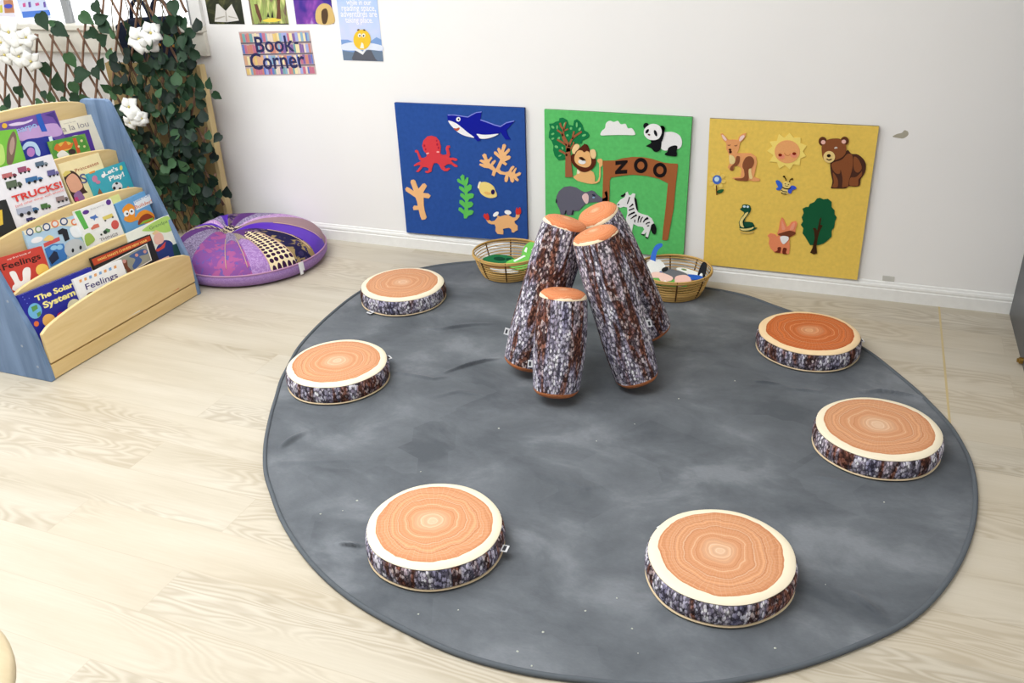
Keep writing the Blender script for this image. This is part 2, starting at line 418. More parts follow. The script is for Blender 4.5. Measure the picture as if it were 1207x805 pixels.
# chipped paint and a tape remnant on the wall
pl = WALL(WY)
chip = cut('paint_chip', pl, [spline([(1052, 161), (1057, 158), (1063, 156.5), (1066, 153.5), (1070, 155), (1070.5, 159), (1065, 163), (1058, 162.5)], 3)], 0, .0006, plain('bare plaster', (176, 170, 152), .9))
tag(chip, 'beige paint chip on white wall right of yellow felt board', 'paint chip')
mb = MB(); slab(mb, pl, [(1040.5, 324.5), (1054.5, 326), (1054, 332), (1040, 330.5)], 0, .002)
tag(bevel(mb.build('tape_remnant', plain('clear tape', (205, 203, 196), .3)), .0005), 'small pale tape remnant low on wall above baseboard', 'tape')

# charcoal cabinet standing in the right corner
cabx = .6024
cb = empty('cabinet', (cabx+.2, -.25, 0), 'tall charcoal grey cabinet at right edge against back wall', 'cabinet')
mb = MB(); mb.box((cabx, -.50, .0), (cabx+.42, -.002, 1.9)); bevel(mb.build('cabinet_body', M['charcoal'], cb), .004)
mb = MB(); mb.box((cabx-.002, -.521, .03), (cabx+.42, -.502, 1.88)); bevel(mb.build('door', plain('charcoal door', (70, 72, 76), .35), cb), .003)
mb = MB(); p = Plane((cabx-.004, 0, 0), (-1, 0, 0)).at(1204, 425); mb.tube([(cabx-.012, p.y, p.z), (cabx+.002, p.y, p.z)], .011, 12)
mb.tube([(cabx-.018, p.y, p.z), (cabx-.010, p.y, p.z)], .007, 12)
mb.build('brass_stud', M['brass'], cb)

# ------------------------------------------------------------------ rug
fz = FLOOR(.008)
rug_px = [(312.3,544.6),(312,520),(316,500),(322,473),(336,439),(353.4,409.4),(370,388),(393,367),(421.8,344.8),(455,328),(486,318),(523.7,310.4),(571,309),(864.7,344.9),(929.4,366),(975,387),(1018.9,410.7),(1056,439.3),(1096,475.4),(1126.8,508),(1149,560),(1152,586.5),(1147.3,623.8),(1132.5,662),(1113,694),(1079.7,729),(1002,766),(940,787),(874,803),(632,796),(552,776),(466,738),(400,698),(370.7,670),(345,637),(324,597)]
RC = Vector((-.63, -1.17, 0))
pol = sorted((math.atan2(q.y-RC.y, q.x-RC.x), math.hypot(q.x-RC.x, q.y-RC.y)) for q in (fz.at(*p) for p in rug_px))
def rug_r(a):
    n = len(pol); a = (a+PI) % (2*PI)-PI
    ext = [(t-2*PI, r) for t, r in pol[-3:]]+pol+[(t+2*PI, r) for t, r in pol[:3]]
    num = den = 0
    for t, r in ext:     # smooth kernel through the traced edge
        w = math.exp(-((a-t)/.11)**2); num += w*r; den += w
    # fall back to wide kernel where samples are sparse
    if den < .25:
        num = den = 0
        for t, r in ext: w = math.exp(-((a-t)/.3)**2); num += w*r; den += w
    return num/den
wr_px = [([(523,440),(540,434.5),(555,430),(572,425.5),(588,423)],.011,.010),([(501,387.5),(522,388),(539,385.5),(560,383),(580,382)],.008,.012),([(461,438),(485,442),(511,447),(531,444)],.006,.012),
 ([(1009,463),(1035,461),(1060,464),(1090,469)],.010,.012),([(889,449),(904,451),(920,453)],.006,.010),([(929,458),(948,460),(967,462)],.006,.010),
 ([(330,529),(345,519),(362,509)],.010,.018),([(398,641.5),(414,642),(431,644)],.010,.010),([(1000,696),(1018,710),(1040,728)],.010,.016),([(318,546),(370,545),(437,542)],.003,.014),
 ([(505,470),(540,462),(575,466)],.004,.02),([(960,560),(985,567),(1010,570)],.004,.02),([(840,330),(850,342),(852,356)],.003,.012),
 ([(640,560),(690,575),(730,570)],.003,.025)]
wr = []
for pts, h, w in wr_px:
    q = [fz.at(*p) for p in pts]; wr.append((q, h*1.7, w*.95))
def seg_d(p, a, b):
    dx, dy = b.x-a.x, b.y-a.y; L2 = dx*dx+dy*dy; t = ((p[0]-a.x)*dx+(p[1]-a.y)*dy)/L2; tc = min(1, max(0, t))
    return math.hypot(p[0]-a.x-tc*dx, p[1]-a.y-tc*dy), tc
def rug_h(x, y):
    z = 0
    for q, h, w in wr:
        best = 9; bt = 0
        for i in range(len(q)-1):
            if abs(q[i].x-x) > .35 or abs(q[i].y-y) > .35: continue
            d, t = seg_d((x, y), q[i], q[i+1])
            if d < best:
                best = d; bt = (i+t)/(len(q)-1); ws = w if y > q[i].y+(q[i+1].y-q[i].y)*t else w*.38
        if best < w*3: z += h*math.exp(-(best/ws)**2*1.5)*max(.15, math.sin(PI*min(1, max(0, .06+bt*.88))))
    return z
NR, NA = 280, 860
rad = [rug_r(2*PI*k/NA) for k in range(NA)]
rad = [sum(rad[(k+j) % NA] for j in range(-6, 7))/13 for k in range(NA)]
vs = [(RC.x, RC.y, .008)]; fs = []
for i in range(1, NR+1):
    for k in range(NA):
        a = 2*PI*k/NA; r = rad[k]*i/NR; x, y = RC.x+r*math.cos(a), RC.y+r*math.sin(a)
        hh = rug_h(x, y); vs.append((x, y-.75*hh, .008+hh))   # a crease leans over as it rises
for k in range(NA): fs.append((0, 1+k, 1+(k+1) % NA))
for i in range(NR-1):
    for k in range(NA):
        a = 1+i*NA; fs.append((a+k, a+NA+k, a+NA+(k+1) % NA, a+(k+1) % NA))
last = 1+(NR-1)*NA; low = len(vs)
for k in range(NA): x, y, z = vs[last+k]; vs.append((x, y, .001))
for k in range(NA): fs.append((last+k, low+k, low+(k+1) % NA, last+(k+1) % NA))
rug_e = empty('round_rug', (RC.x, RC.y, 0), 'large round grey velour rug on pale wood floor', 'rug')
rug = mesh('rug_pile', vs, fs, M['rug'], rug_e, True)
mb = MB(); mb.tube([(RC.x+(rad[k]-.004)*math.cos(2*PI*k/NA), RC.y+(rad[k]-.004)*math.sin(2*PI*k/NA), .0075) for k in range(0, NA, 2)], .0065, 8, True)
mb.build('edge_binding', M['rug_edge'], rug_e, True)
# bits of fluff lying on the pile
mb = MB()
for px in [(404,602),(378,606),(540,719),(493,724),(727,705),(745,741),(752,770),(610,768),(627,785),(866,449),(973,689),(914,764),(496,556),(748,500),(703,520),(588,505),(1042,592),(421,590),(560,640),(690,720),(800,470),(640,745)]:
    p = fz.at(*px); r = random.uniform(.0016, .0032); n = 6
    mb.add([(p.x+r*math.cos(2*PI*i/n)*random.uniform(.6, 1.3), p.y+r*math.sin(2*PI*i/n)*random.uniform(.6, 1.3), .0085) for i in range(n)]+[(p.x, p.y, .0085+r*.8)], [(i, (i+1) % n, n) for i in range(n)]+[tuple(range(n-1, -1, -1))])
tag(mb.build('fluff_bits', plain('pale fluff', (196, 198, 186), .9)), 'tiny pale bits of fluff scattered on the grey rug', 'fluff', kind='stuff')

# ------------------------------------------------------------------ log-slice cushions
HC = .07; RCU = .1736
def wobc(v):
    a = math.atan2(v.y, v.x); k = 1+.010*math.sin(2*a+.6)+.006*math.sin(3*a+1.9)+.004*math.sin(7*a)
    return Vector((v.x*k, v.y*k, v.z))
top_me = lathe_mesh('top_cover', [(.0005, HC+.003), (.06, HC+.0028), (.11, HC+.002), (.150, HC+.001), (.163, HC-.001), (.1690, HC-.0055)], 72, True, wobc)
side_me = lathe_mesh('bark_side', [(.1692, HC-.0070), (.1725, HC-.012), (.1745, HC-.022), (.1760, HC-.036), (.1750, HC-.050), (.1715, .009), (.1690, .0065)], 96, True, wobc)
bot_me = lathe_mesh('bottom_cover', [(.1690, .0068), (.1735, .0062), (.1742, .0042), (.1700, .0022), (.12, .001), (.0005, .001)], 72, True, wobc)
seam_me = lathe_mesh('seam_piping', [(.1680, HC-.0085), (.1695, HC-.0062), (.1712, HC-.0076), (.1700, HC-.0098), (.1680, HC-.0085)], 72, True, wobc)
def tag_mesh(w=.022, l=.016):
    mb = MB(); mb.box((0, -w/2, -.0008), (l, w/2, .0008)); return mb
def cushion(px, py, rot, label, tag_ang, deep=False, ex=1., ey=1., tag_z=.03):
    c = FLOOR(HC).at(px, py); loc = Vector((c.x, c.y, .0095))
    return cushion_at(loc, rot, label, tag_ang, deep, ex, ey, tag_z)
def cushion_at(loc, rot, label, tag_ang, deep, ex, ey, tag_z):
    t = empty('log_slice_cushion', loc, label, 'cushion', 'log slice cushions round the rug', (0, 0, rot)); t.scale = (ex, ey, 1)
    for nm, me, mt in (('bark_side', side_me, M['bark']), ('bottom_cover', bot_me, M['cream_cloth'])):
        o = bpy.data.objects.new(nm, me); COL.objects.link(o); o.parent = t
        if not me.materials: me.materials.append(mt)
    tm = top_me.copy() if deep else top_me
    if deep: tm.materials.clear(); tm.materials.append(M['slice_deep'])
    elif not tm.materials: tm.materials.append(M['slice'])
    o = bpy.data.objects.new('top_cover', tm); COL.objects.link(o); o.parent = t
    mb = MB(); mb.box((.168, -.012, tag_z-.0009), (.193, .012, tag_z+.0009)); mb.box((.180, -.009, tag_z-.0013), (.188, .009, tag_z+.0013), 1)
    g = mb.build('fabric_tag', [M['tag'], M['tag_ink']], t, local=True); g.rotation_euler = (0, 0, tag_ang-rot)
    return t
CUS = [((-.1769, -1.7787), .4, 'log slice cushion at the front right of the rug, nearest the camera', 2.6, False),
       ((-.8647, -1.8965), 2.1, 'log slice cushion at the front left of the rug, tag on its right side', .05, False),
       ((.1553, -1.0944), 3.4, 'log slice cushion on the right edge of the rug, before the deep orange one', 2.2, False),
       ((-.0804, -.5277), 5.2, 'log slice cushion with deep orange top, far right of the rug', .35, True),
       ((-1.6568, -.5519), 1.2, 'log slice cushion at far left of rug, near the purple patchwork floor cushion', -1.9, False),
       ((-1.5546, -1.2241), 4.3, 'log slice cushion on the left edge of rug, facing the bookshelf', .9, False)]
for (x, y), rot, lab, ta, deep in CUS:
    cushion_at(Vector((x, y, .0095)), rot, lab, ta, deep, 1, 1, .03 if 'far left' not in lab else .008)

# ------------------------------------------------------------------ upright log pillows
def log(base, top, r, label, roll, tag_pos=None):
    base = Vector(base); top = Vector(top); ax = top-base; L = ax.length
    t = empty('log_pillow', base, label, 'pillow', 'log pillows stacked like a campfire')
    q = Vector((0, 0, 1)).rotation_difference(ax.normalized())
    t.rotation_mode = 'QUATERNION'; t.rotation_quaternion = q @ Matrix.Rotation(roll, 4, 'Z').to_quaternion()
    def wob(v):
        a = math.atan2(v.y, v.x); k = 1+.022*math.sin(2*a+roll+v.z*4)+.015*math.sin(5*a+v.z*9)
        return Vector((v.x*k, v.y*k, v.z))
    P = []
    n = 22; c0 = .012
    def rr(e): return r*(.86+.14*min(1, (e/.13))**.6) if e < .13 else r
    for i in range(n+1):
        s = i/n; z = c0+(L-2*c0)*s; P.append((rr(min(z, L-z)), z))
    me = lathe_mesh('bark_cover', P, 72, True, wob); link_mesh('bark_cover', me, M['bark'], t)
    re = rr(c0)
    for s in (0, 1):
        pr = [(.0005, .011), (re*.45, .0102), (re*.72, .0078), (re*.88, .003), (re*.965, -.004), (re*1.0, -c0+.001), (re*.99, -c0-.004)]
        me = lathe_mesh('end_cap', [(a, b if s else -b) for a, b in pr], 56, True, lambda v, s=s: Vector((wob(Vector((v.x, v.y, s*L))).x, wob(Vector((v.x, v.y, s*L))).y, v.z)))
        o = link_mesh('end_cap', me, M['slice_log' if s else 'slice_foot'], t); o.location = (0, 0, L*s)
    if tag_pos:
        a, z = tag_pos
        mb = MB(); mb.box((r*.93, -.001, z), (r+.014, .001, z+.024)); mb.box((r*1.04, -.0014, z+.005), (r+.010, .0014, z+.019), 1); o = mb.build('fabric_tag', [M['tag'], M['tag_ink']], t, local=True); o.rotation_euler = (0, 0, a-roll)
    return t
def on_ray(px, base, k):
    """end of a log whose axis starts at base and ends on the sight line; k = its length over the shortest reach to that line"""
    d = (FW + RT*((px[0]-W/2)/FPX) + UP*((H/2-px[1])/FPX)).normalized()
    o = CAMP-base; b = o.dot(d); c = o.dot(o); L2 = c-b*b
    return CAMP+d*(-b-math.sqrt(L2*(k*k-1)))
LOGS = [((-.806, -1.128, .042), (664, 345), 1.020, .082, 'short log pillow standing in front of the leaning ones', .3, (3.5, .075)),
        ((-.968, -.985, .044), (667, 261), 1.020, .081, 'tall log pillow leaning to the right, on left of the campfire pile', 1.9, (3.35, .08)),
        ((-.578, -.968, .044), (701, 275), 1.034, .081, 'tall log pillow leaning to the left, on right of the campfire pile', 3.0, (.1, .17)),
        ((-.612, -.630, .052), (703, 251), 1.095, .082, 'tall log pillow at the back, its top highest of the pile', 4.6, None)]
for b, px, k, r, lab, roll, tp in LOGS:
    b = Vector(b); tpnt = on_ray(px, b, k); print('LOG', lab[:30], tuple(round(x, 3) for x in b), tuple(round(x, 3) for x in tpnt), (tpnt-b).length)
    log(b, tpnt, r, lab, roll, tp)

# ------------------------------------------------------------------ felt boards on the wall
FB = WALL(-.004)          # front face of the boards
def board(name, corners, mat, edge, label):
    t = [FB.at(*c) for c in corners]
    e = empty(name, (sum(p.x for p in t)/4, 0, min(p.z for p in t)), label, 'felt board', 'felt story boards on the wall')
    mb = MB(); mb.prism([p+Vector((0, .0015, 0)) for p in t], (0, .0125, 0)); mb.build('backing_board', edge, e)
    mb = MB(); mb.prism([p+Vector((0, .0015, 0)) for p in t], (0, -.0015, 0)); mb.build('felt_cover', mat, e)
    return e
def bl(tl, tr, br):
    a, b, c = (FB.at(*p) for p in (tl, tr, br)); return a+(c-b)
edge_m = plain('board edge', (150, 138, 112), .8, .1)
board('felt_board', [(464.7, 121), (618, 127.3), (621.8, 285.2), (479.4, 274)], felt((48, 84, 158), .86, 60), plain('blue board edge', (40, 60, 120), .8), 'square blue felt board with sea creatures on white wall')
_t = [FB.at(*p) for p in ((641.5, 129), (815.8, 138.3), (805.2, 304.5))]
_q = _t[0]+(_t[2]-_t[1])
def topx(v):
    d = v-CAMP; z = d.dot(FW); return (W/2+FPX*d.dot(RT)/z, H/2-FPX*d.dot(UP)/z)
board('felt_board', [(641.5, 129), (815.8, 138.3), (805.2, 304.5), topx(_q)], felt((98, 196, 110), .88, 60), plain('green board edge', (90, 150, 90), .8), 'square green felt board with zoo animals, middle of three')
board('felt_board', [(836.7, 139.8), (1036.2, 149.1), (1010.4, 329.9), (829.0, 311.5)], felt((234, 199, 96), .92, 70), edge_m, 'square yellow felt board with kangaroo and bear on wall')

class Felt:
    """a felt cut-out: outlines in the pixels of one enlarged crop, carried onto the board's plane"""
    def __init__(s, name, label, cat, crop, group):
        s.x0, s.y0, s.k = crop; s.e = None; s.name = name; s.a = (label, cat, group); s.lift = .0003
    def px(s, pts): return [(s.x0+s.k*x, s.y0+s.k*y) for x, y in pts]
    def part(s, name, col, shapes, layer=0, smooth=4, th=.003):
        sh = []
        for q in shapes:
            q = s.px(q)
            if smooth and len(q) < 26: q = spline(q, smooth)
            sh.append(q)
        if s.e is None:
            q = [FB.at(*p) for p in sh[0]]
            c = sum(q, Vector())/len(q); s.e = empty(s.name, (c.x, -.004, c.z), *s.a)
        th2 = th if layer == 0 else .0012
        return cut(name, FB, sh, s.lift+(0 if layer == 0 else .003+.0012*(layer-1)), th2, felt(col), s.e)
SEA = 'felt sea creatures on the blue board'; ZOO = 'felt zoo pieces on the green board'; BUSH = 'felt pieces on the yellow board'
# --- blue board
f = Felt('felt_shark', 'dark blue and white felt shark at top right of blue board', 'felt shape', (520, 125, .08285), SEA)
f.part('body', (24, 32, 150), [[(88,125),(100,215),(125,215),(180,300),(240,380),(340,430),(470,450),(520,500),(560,490),(560,465),(660,465),(760,430),(850,370),(880,420),(920,475),(990,475),(955,420),(930,340),(985,280),(1050,210),(960,218),(900,250),(845,287),(760,262),(650,220),(560,190),(580,80),(500,92),(430,130),(385,155),(250,138),(150,124)]], smooth=0)
f.part('belly', (240, 240, 240), [[(102,208),(160,220),(230,255),(300,310),(370,370),(470,445),(400,438),(320,415),(240,372),(175,310),(130,260)],[(508,395),(600,408),(700,405),(815,395),(760,430),(660,460),(560,462),(530,430)]], 1)
f.part('mouth', (176, 84, 62), [[(178,315),(215,318),(255,305),(262,325),(235,352),(205,345)]], 2)
f.part('eye', (245, 245, 245), [ell(245,188,30,32)], 1, 0); f.part('pupil', (20, 20, 40), [ell(248,188,10,13)], 2, 0)
f.part('back_highlight', (130, 140, 226), [line([(95,128),(180,126),(290,142),(385,156)],6), line([(385,155),(430,126),(500,92),(575,82)],6), line([(560,196),(650,226),(760,268),(845,290),(930,236),(1040,212)],7)], 1, 0)
f = Felt('felt_octopus', 'red felt octopus at upper left of blue board', 'felt shape', (480, 155, .0683), SEA)
f.part('body', (214, 66, 74), [[(335,430),(345,395),(290,330),(262,240),(285,150),(350,85),(420,72),(500,95),(560,165),(585,260),(575,350),(575,385),(620,405),(680,395),(690,370),(668,290),(685,245),(735,240),(745,275),(715,285),(735,350),(745,400),(725,440),(740,455),(800,450),(860,470),(870,495),(840,505),(780,490),(760,505),(800,545),(870,585),(868,610),(820,605),(760,560),(700,560),(640,600),(670,640),(720,625),(745,640),(700,680),(640,680),(590,640),(555,570),(520,540),(465,545),(440,600),(420,690),(360,718),(310,700),(320,680),(370,675),(375,630),(330,610),(270,610),(230,670),(190,700),(155,685),(190,655),(240,580),(190,575),(130,600),(118,578),(170,540),(245,510),(210,480),(185,400),(170,360),(140,355),(135,325),(165,315),(195,335),(220,400),(245,450),(290,455)]])
f.part('brow', (240, 170, 166), [ell(352,378,26,12,-.3), ell(532,352,26,13,.1)], 1, 0)
f.part('spots', (176, 40, 66), [ell(297,245,15,20), ell(318,305,13,16), ell(520,222,16,22), ell(540,280,13,20), ell(508,160,12,16)], 1, 0)
def coral_col(): return (240, 186, 130)
f = Felt('felt_coral', 'orange branching felt coral at right of blue board', 'felt shape', (560, 165, .06834), SEA)
f.part('body', coral_col(), [[(290,600),(335,625),(370,540),(430,585),(530,600),(510,660),(515,715),(550,725),(570,690),(580,620),(600,640),(615,710),(650,735),(680,705),(670,650),(700,690),(740,712),(760,685),(715,635),(780,605),(798,570),(765,550),(700,585),(690,560),(720,490),(705,475),(680,500),(640,560),(630,535),(685,465),(655,440),(620,465),(580,540),(520,555),(450,535),(425,500),(470,400),(530,440),(560,410),(510,370),(600,330),(620,290),(590,265),(545,275),(540,260),(600,190),(605,155),(575,145),(510,210),(500,200),(540,100),(515,65),(480,75),(455,180),(430,140),(400,130),(385,165),(425,250),(360,195),(330,200),(330,235),(440,330),(360,500),(310,440),(365,365),(345,340),(300,370),(270,420),(250,385),(300,310),(280,285),(240,330),(215,330),(195,250),(160,230),(125,260),(170,350),(100,335),(78,360),(170,420),(85,405),(75,430),(160,475),(240,485),(310,525)]], smooth=3)
f = Felt('felt_coral', 'straight orange felt coral twig at lower left of blue board', 'felt shape', (470, 205, .0745), SEA)
f.part('body', coral_col(), [[(105,235),(130,205),(165,220),(245,275),(190,130),(200,95),(240,88),(265,110),(315,235),(380,155),(415,148),(448,190),(385,300),(470,308),(508,345),(480,385),(395,370),(400,500),(415,590),(445,685),(425,715),(370,725),(345,670),(320,565),(240,570),(228,530),(245,500),(305,505),(295,440),(270,370),(120,270)]], smooth=3)
f = Felt('felt_seaweed', 'green wavy felt seaweed in the middle of blue board', 'felt shape', (530, 200, .07454), SEA)
f.part('body', (98, 192, 92), [[(205,72),(235,95),(240,180),(270,120),(300,125),(298,190),(270,260),(320,230),(355,250),(345,310),(290,350),(290,380),(350,370),(390,390),(375,440),(310,465),(290,510),(350,505),(378,540),(355,585),(295,605),(300,640),(360,640),(385,660),(360,705),(300,725),(270,770),(230,765),(225,700),(140,635),(150,595),(185,600),(235,645),(240,600),(155,525),(160,480),(200,480),(250,525),(245,480),(170,410),(175,370),(215,375),(250,410),(240,370),(150,295),(155,258),(200,270),(240,300),(235,250),(130,190),(120,150),(145,140),(200,185),(170,110)]], smooth=3)
f = Felt('felt_fish', 'small pale yellow felt fish at right of blue board', 'felt shape', (530, 200, .07454), SEA)
f.part('body', (240, 216, 132), [[(480,185),(500,200),(560,192),(640,220),(700,270),(725,330),(750,390),(735,430),(650,445),(570,425),(500,375),(465,300),(445,280),(460,215)]])
f.part('cheek', (236, 190, 112), [[(545,355),(590,345),(660,375),(620,395),(570,385)]], 1)
f.part('tail_edge', (246, 240, 214), [[(478,186),(496,200),(474,240),(468,290),(446,280),(458,215)]], 1)
f.part('eye', (40, 26, 84), [ell(685,352,29,40)], 1, 0)
f = Felt('felt_crab', 'orange felt crab with red claws at bottom right of blue board', 'felt shape', (560, 235, .06214), SEA)
f.part('body', (240, 184, 126), [[(215,390),(260,385),(310,415),(370,405),(430,335),(415,310),(440,305),(470,325),(560,300),(610,300),(615,275),(640,280),(645,305),(720,345),(770,340),(780,280),(850,275),(845,330),(800,380),(745,410),(760,455),(810,500),(810,580),(770,600),(740,625),(700,620),(690,560),(650,535),(580,545),(525,560),(540,600),(535,660),(480,655),(430,650),(390,595),(395,520),(375,470),(310,468),(255,445)]])
f.part('claw', (212, 58, 52), [[(165,290),(190,265),(205,290),(235,262),(268,330),(262,385),(235,395),(195,365),(160,325)]], 1)
f.part('claw', (212, 58, 52), [[(780,280),(772,210),(795,150),(815,185),(850,145),(872,200),(870,260),(840,285)]], 1)
f.part('eye', (246, 246, 246), [ell(395,280,62,36,-.65)], 1, 0); f.part('eye', (246, 246, 246), [ell(622,245,66,40,.2)], 1, 0)

# --- green board
f = Felt('felt_tree', 'felt tree with leafy branches and brown trunk on green board', 'felt shape', (640, 135, .09317), ZOO)
f.part('crown', (30, 122, 72), [[(80,115),(130,110),(160,90),(205,80),(210,45),(250,38),(310,70),(325,130),(385,140),(395,75),(430,58),(470,90),(500,130),(520,200),(570,225),(590,265),(560,300),(500,325),(490,365),(440,365),(380,370),(360,430),(330,460),(300,520),(280,565),(200,575),(150,520),(130,450),(135,390),(110,330),(75,290),(80,220),(95,180)]])
f.part('leaf_window', (116, 196, 122), [ell(125,160,22,14,.7), ell(180,160,9,26,0), ell(272,130,12,30,.2), ell(428,130,11,32,0), ell(465,185,13,22,.5), ell(520,262,26,14,-.3), ell(125,245,20,12,-.4), ell(125,305,20,11,-.4), ell(170,408,24,16,.5), ell(248,425,11,20,-.4), ell(215,520,20,8,-.4), ell(200,300,13,20,.6), ell(355,175,15,18), ell(310,262,16,14)], 1, 0)
f.part('trunk', (160, 98, 66), [line([(330,790),(322,640),(318,500),(322,420)],lambda t:48-26*t), line([(322,470),(310,380),(262,290),(250,240)],lambda t:30-14*t), line([(255,270),(225,225),(180,195)],10), line([(258,240),(262,190),(228,150),(215,105)],11), line([(262,205),(300,190),(320,182)],9), line([(262,190),(280,130),(292,95)],8), line([(300,390),(240,350),(180,315)],12), line([(310,520),(260,480),(205,450)],12), line([(325,410),(360,320),(400,275),(490,215)],12), line([(372,310),(385,250),(392,210)],10), line([(345,440),(385,380),(390,345)],9)], 2, 0)
f = Felt('felt_lion', 'tan felt lion with brown mane sitting beside the felt tree', 'felt shape', (665, 165, .0683), ZOO)
f.part('body', (238, 184, 122), [[(230,500),(330,540),(450,520),(510,560),(535,640),(530,720),(580,705),(605,640),(608,480),(605,400),(572,360),(585,325),(640,320),(665,345),(668,430),(630,470),(632,620),(612,710),(560,745),(480,755),(400,745),(320,725),(300,720),(230,700),(165,650),(165,620),(215,600)]])
f.part('mane', (92, 44, 28), [[(150,240),(200,190),(280,130),(320,90),(390,75),(430,140),(460,230),(480,320),(545,330),(540,420),(480,500),(390,550),(300,545),(220,490),(150,420),(118,340),(118,270)]], 1)
f.part('ear', (244, 206, 152), [[(140,150),(190,75),(240,75),(268,110),(245,160),(200,200),(180,240),(145,220)]], 2)
f.part('ear', (244, 206, 152), [[(450,175),(510,160),(545,200),(550,270),(525,320),(480,310),(450,240)]], 2)
f.part('face', (240, 184, 122), [[(240,185),(330,165),(420,200),(455,270),(470,370),(455,430),(400,470),(320,465),(240,430),(185,370),(180,290),(205,230)]], 2)
f.part('forelock', (92, 44, 28), [[(290,130),(330,95),(350,60),(380,90),(430,150),(445,195),(390,185),(350,210),(310,180),(275,170)]], 3)
f.part('muzzle', (240, 238, 236), [[(250,350),(310,345),(370,365),(360,405),(300,415),(250,390)]], 3)
f.part('nose', (64, 36, 26), [[(255,305),(310,295),(372,350),(340,355),(305,350)]], 4)
f.part('chest', (250, 236, 206), [[(228,510),(265,545),(270,570),(228,580)]], 1)
f = Felt('felt_cloud', 'white felt cloud at top middle of green board', 'felt shape', (700, 135, .09114), ZOO)
f.part('body', (240, 238, 236), [[(90,265),(105,210),(145,175),(160,110),(205,80),(260,95),(310,82),(350,125),(410,120),(440,175),(490,175),(525,220),(530,262),(420,262),(300,262),(180,265)]])
f = Felt('felt_panda', 'black and white felt panda at top right of green board', 'felt shape', (700, 135, .09114), ZOO)
f.part('body', (240, 238, 238), [[(870,240),(940,225),(1030,228),(1110,270),(1140,340),(1130,410),(1085,445),(1000,440),(935,465),(870,435),(855,340)]])
f.part('leg', (26, 26, 30), [[(735,335),(800,320),(870,330),(865,440),(825,480),(780,475),(735,430),(680,412),(685,398),(740,365)]], 1)
f.part('leg', (26, 26, 30), [[(965,430),(1030,400),(1080,410),(1070,470),(1075,530),(1030,540),(930,525),(920,505),(950,480)]], 1)
f.part('collar', (26, 26, 30), [[(865,150),(910,165),(915,200),(900,290),(870,360),(820,360),(850,300),(880,230)]], 2)
f.part('ear', (26, 26, 30), [ell(676,144,36,38)], 1, 0); f.part('ear', (26, 26, 30), [ell(884,180,34,36)], 2, 0)
f.part('head', (242, 240, 240), [[(660,180),(720,130),(780,120),(840,140),(875,190),(875,250),(840,310),(780,330),(710,320),(660,275),(648,230)]], 3)
f.part('eye_patch', (30, 30, 36), [ell(690,215,17,32,.6)], 4, 0); f.part('eye_patch', (30, 30, 36), [ell(798,240,18,42,-.35)], 4, 0)
f.part('nose', (110, 60, 66), [ell(714,260,17,10,.2)], 4, 0)
f = Felt('felt_gate', 'brown felt archway gate lettered ZOO on green board', 'felt shape', (700, 180, .13665), ZOO)
f.part('arch', (164, 98, 58), [[(72,470),(78,300),(82,180),(80,68),(120,68),(185,66),(245,48),(330,36),(420,38),(500,52),(600,84),(660,92),(722,95),(726,110),(706,280),(688,480),(662,620),(640,745),(625,755),(590,750),(600,640),(622,460),(640,262),(560,222),(460,198),(340,188),(240,196),(150,212),(138,240),(134,400),(128,470)]], smooth=0)
f.part('letter_z', (34, 26, 26), [[(186,72),(290,64),(292,80),(230,150),(288,146),(286,178),(184,184),(184,160),(238,100),(186,106)]], 1, 0)
def ringpx(cx, cy, ro, ri, rx=1.):
    a = ell(cx, cy, ro*rx, ro, 0, 36); b = ell(cx, cy, ri*rx, ri, 0, 36)
    return [[a[i], a[(i+1) % 36], b[(i+1) % 36], b[i]] for i in range(36)]
f.part('letter_o', (34, 26, 26), ringpx(405, 110, 66, 34, .9), 1, 0); f.part('letter_o', (34, 26, 26), ringpx(570, 150, 64, 34, .92), 1, 0)
f = Felt('felt_elephant', 'grey felt elephant half hidden behind log pillow tops', 'felt shape', (645, 210, .06628), ZOO)
f.part('body', (104, 102, 116), [[(165,420),(165,330),(210,230),(300,155),(410,140),(520,165),(600,220),(660,245),(720,240),(790,215),(840,235),(900,300),(990,360),(1050,330),(1020,250),(1060,220),(1075,260),(1085,350),(1080,430),(1010,440),(880,420),(760,430),(680,460),(620,520),(560,580),(480,580),(470,650),(400,655),(350,650),(345,600),(320,600),(310,650),(240,640),(225,560),(190,490)]])
f.part('ear', (234, 200, 196), [[(620,330),(660,275),(710,275),(738,330),(730,420),(705,455),(660,420)]], 1)
f.part('eye', (52, 54, 76), [[(795,290),(835,285),(860,315),(830,325)]], 1); f.part('eye_shine', (150, 180, 210), [ell(826,342,22,14)], 1, 0)
f.part('toe_line', (40, 40, 48), [line([(335,575),(318,640)],10), line([(462,570),(440,650)],10)], 1, 0)
f.part('tail', (50, 50, 58), [[(165,360),(150,400),(158,445),(176,420)]], 1)
f = Felt('felt_zebra', 'black and white striped felt zebra under the felt gate', 'felt shape', (720, 220, .08075), ZOO)
f.part('body', (236, 234, 232), [[(88,250),(140,190),(205,150),(215,90),(245,70),(265,120),(290,125),(320,95),(360,105),(350,160),(345,200),(375,290),(395,370),(460,400),(540,420),(600,465),(630,530),(590,560),(575,630),(555,700),(545,740),(510,725),(520,660),(490,690),(445,685),(490,620),(470,585),(400,575),(330,540),(320,600),(305,665),(265,655),(275,560),(255,560),(245,630),(205,620),(230,540),(225,460),(245,380),(240,300),(190,290),(140,305),(95,285)]])
f.part('mane', (28, 28, 30), [[(345,160),(372,180),(385,250),(395,350),(372,320),(350,220)],[(145,130),(185,110),(210,90),(212,125),(165,150)]], 1)
f.part('tail', (28, 28, 30), [[(595,555),(640,545),(665,620),(650,690),(610,680),(585,620)]], 1)
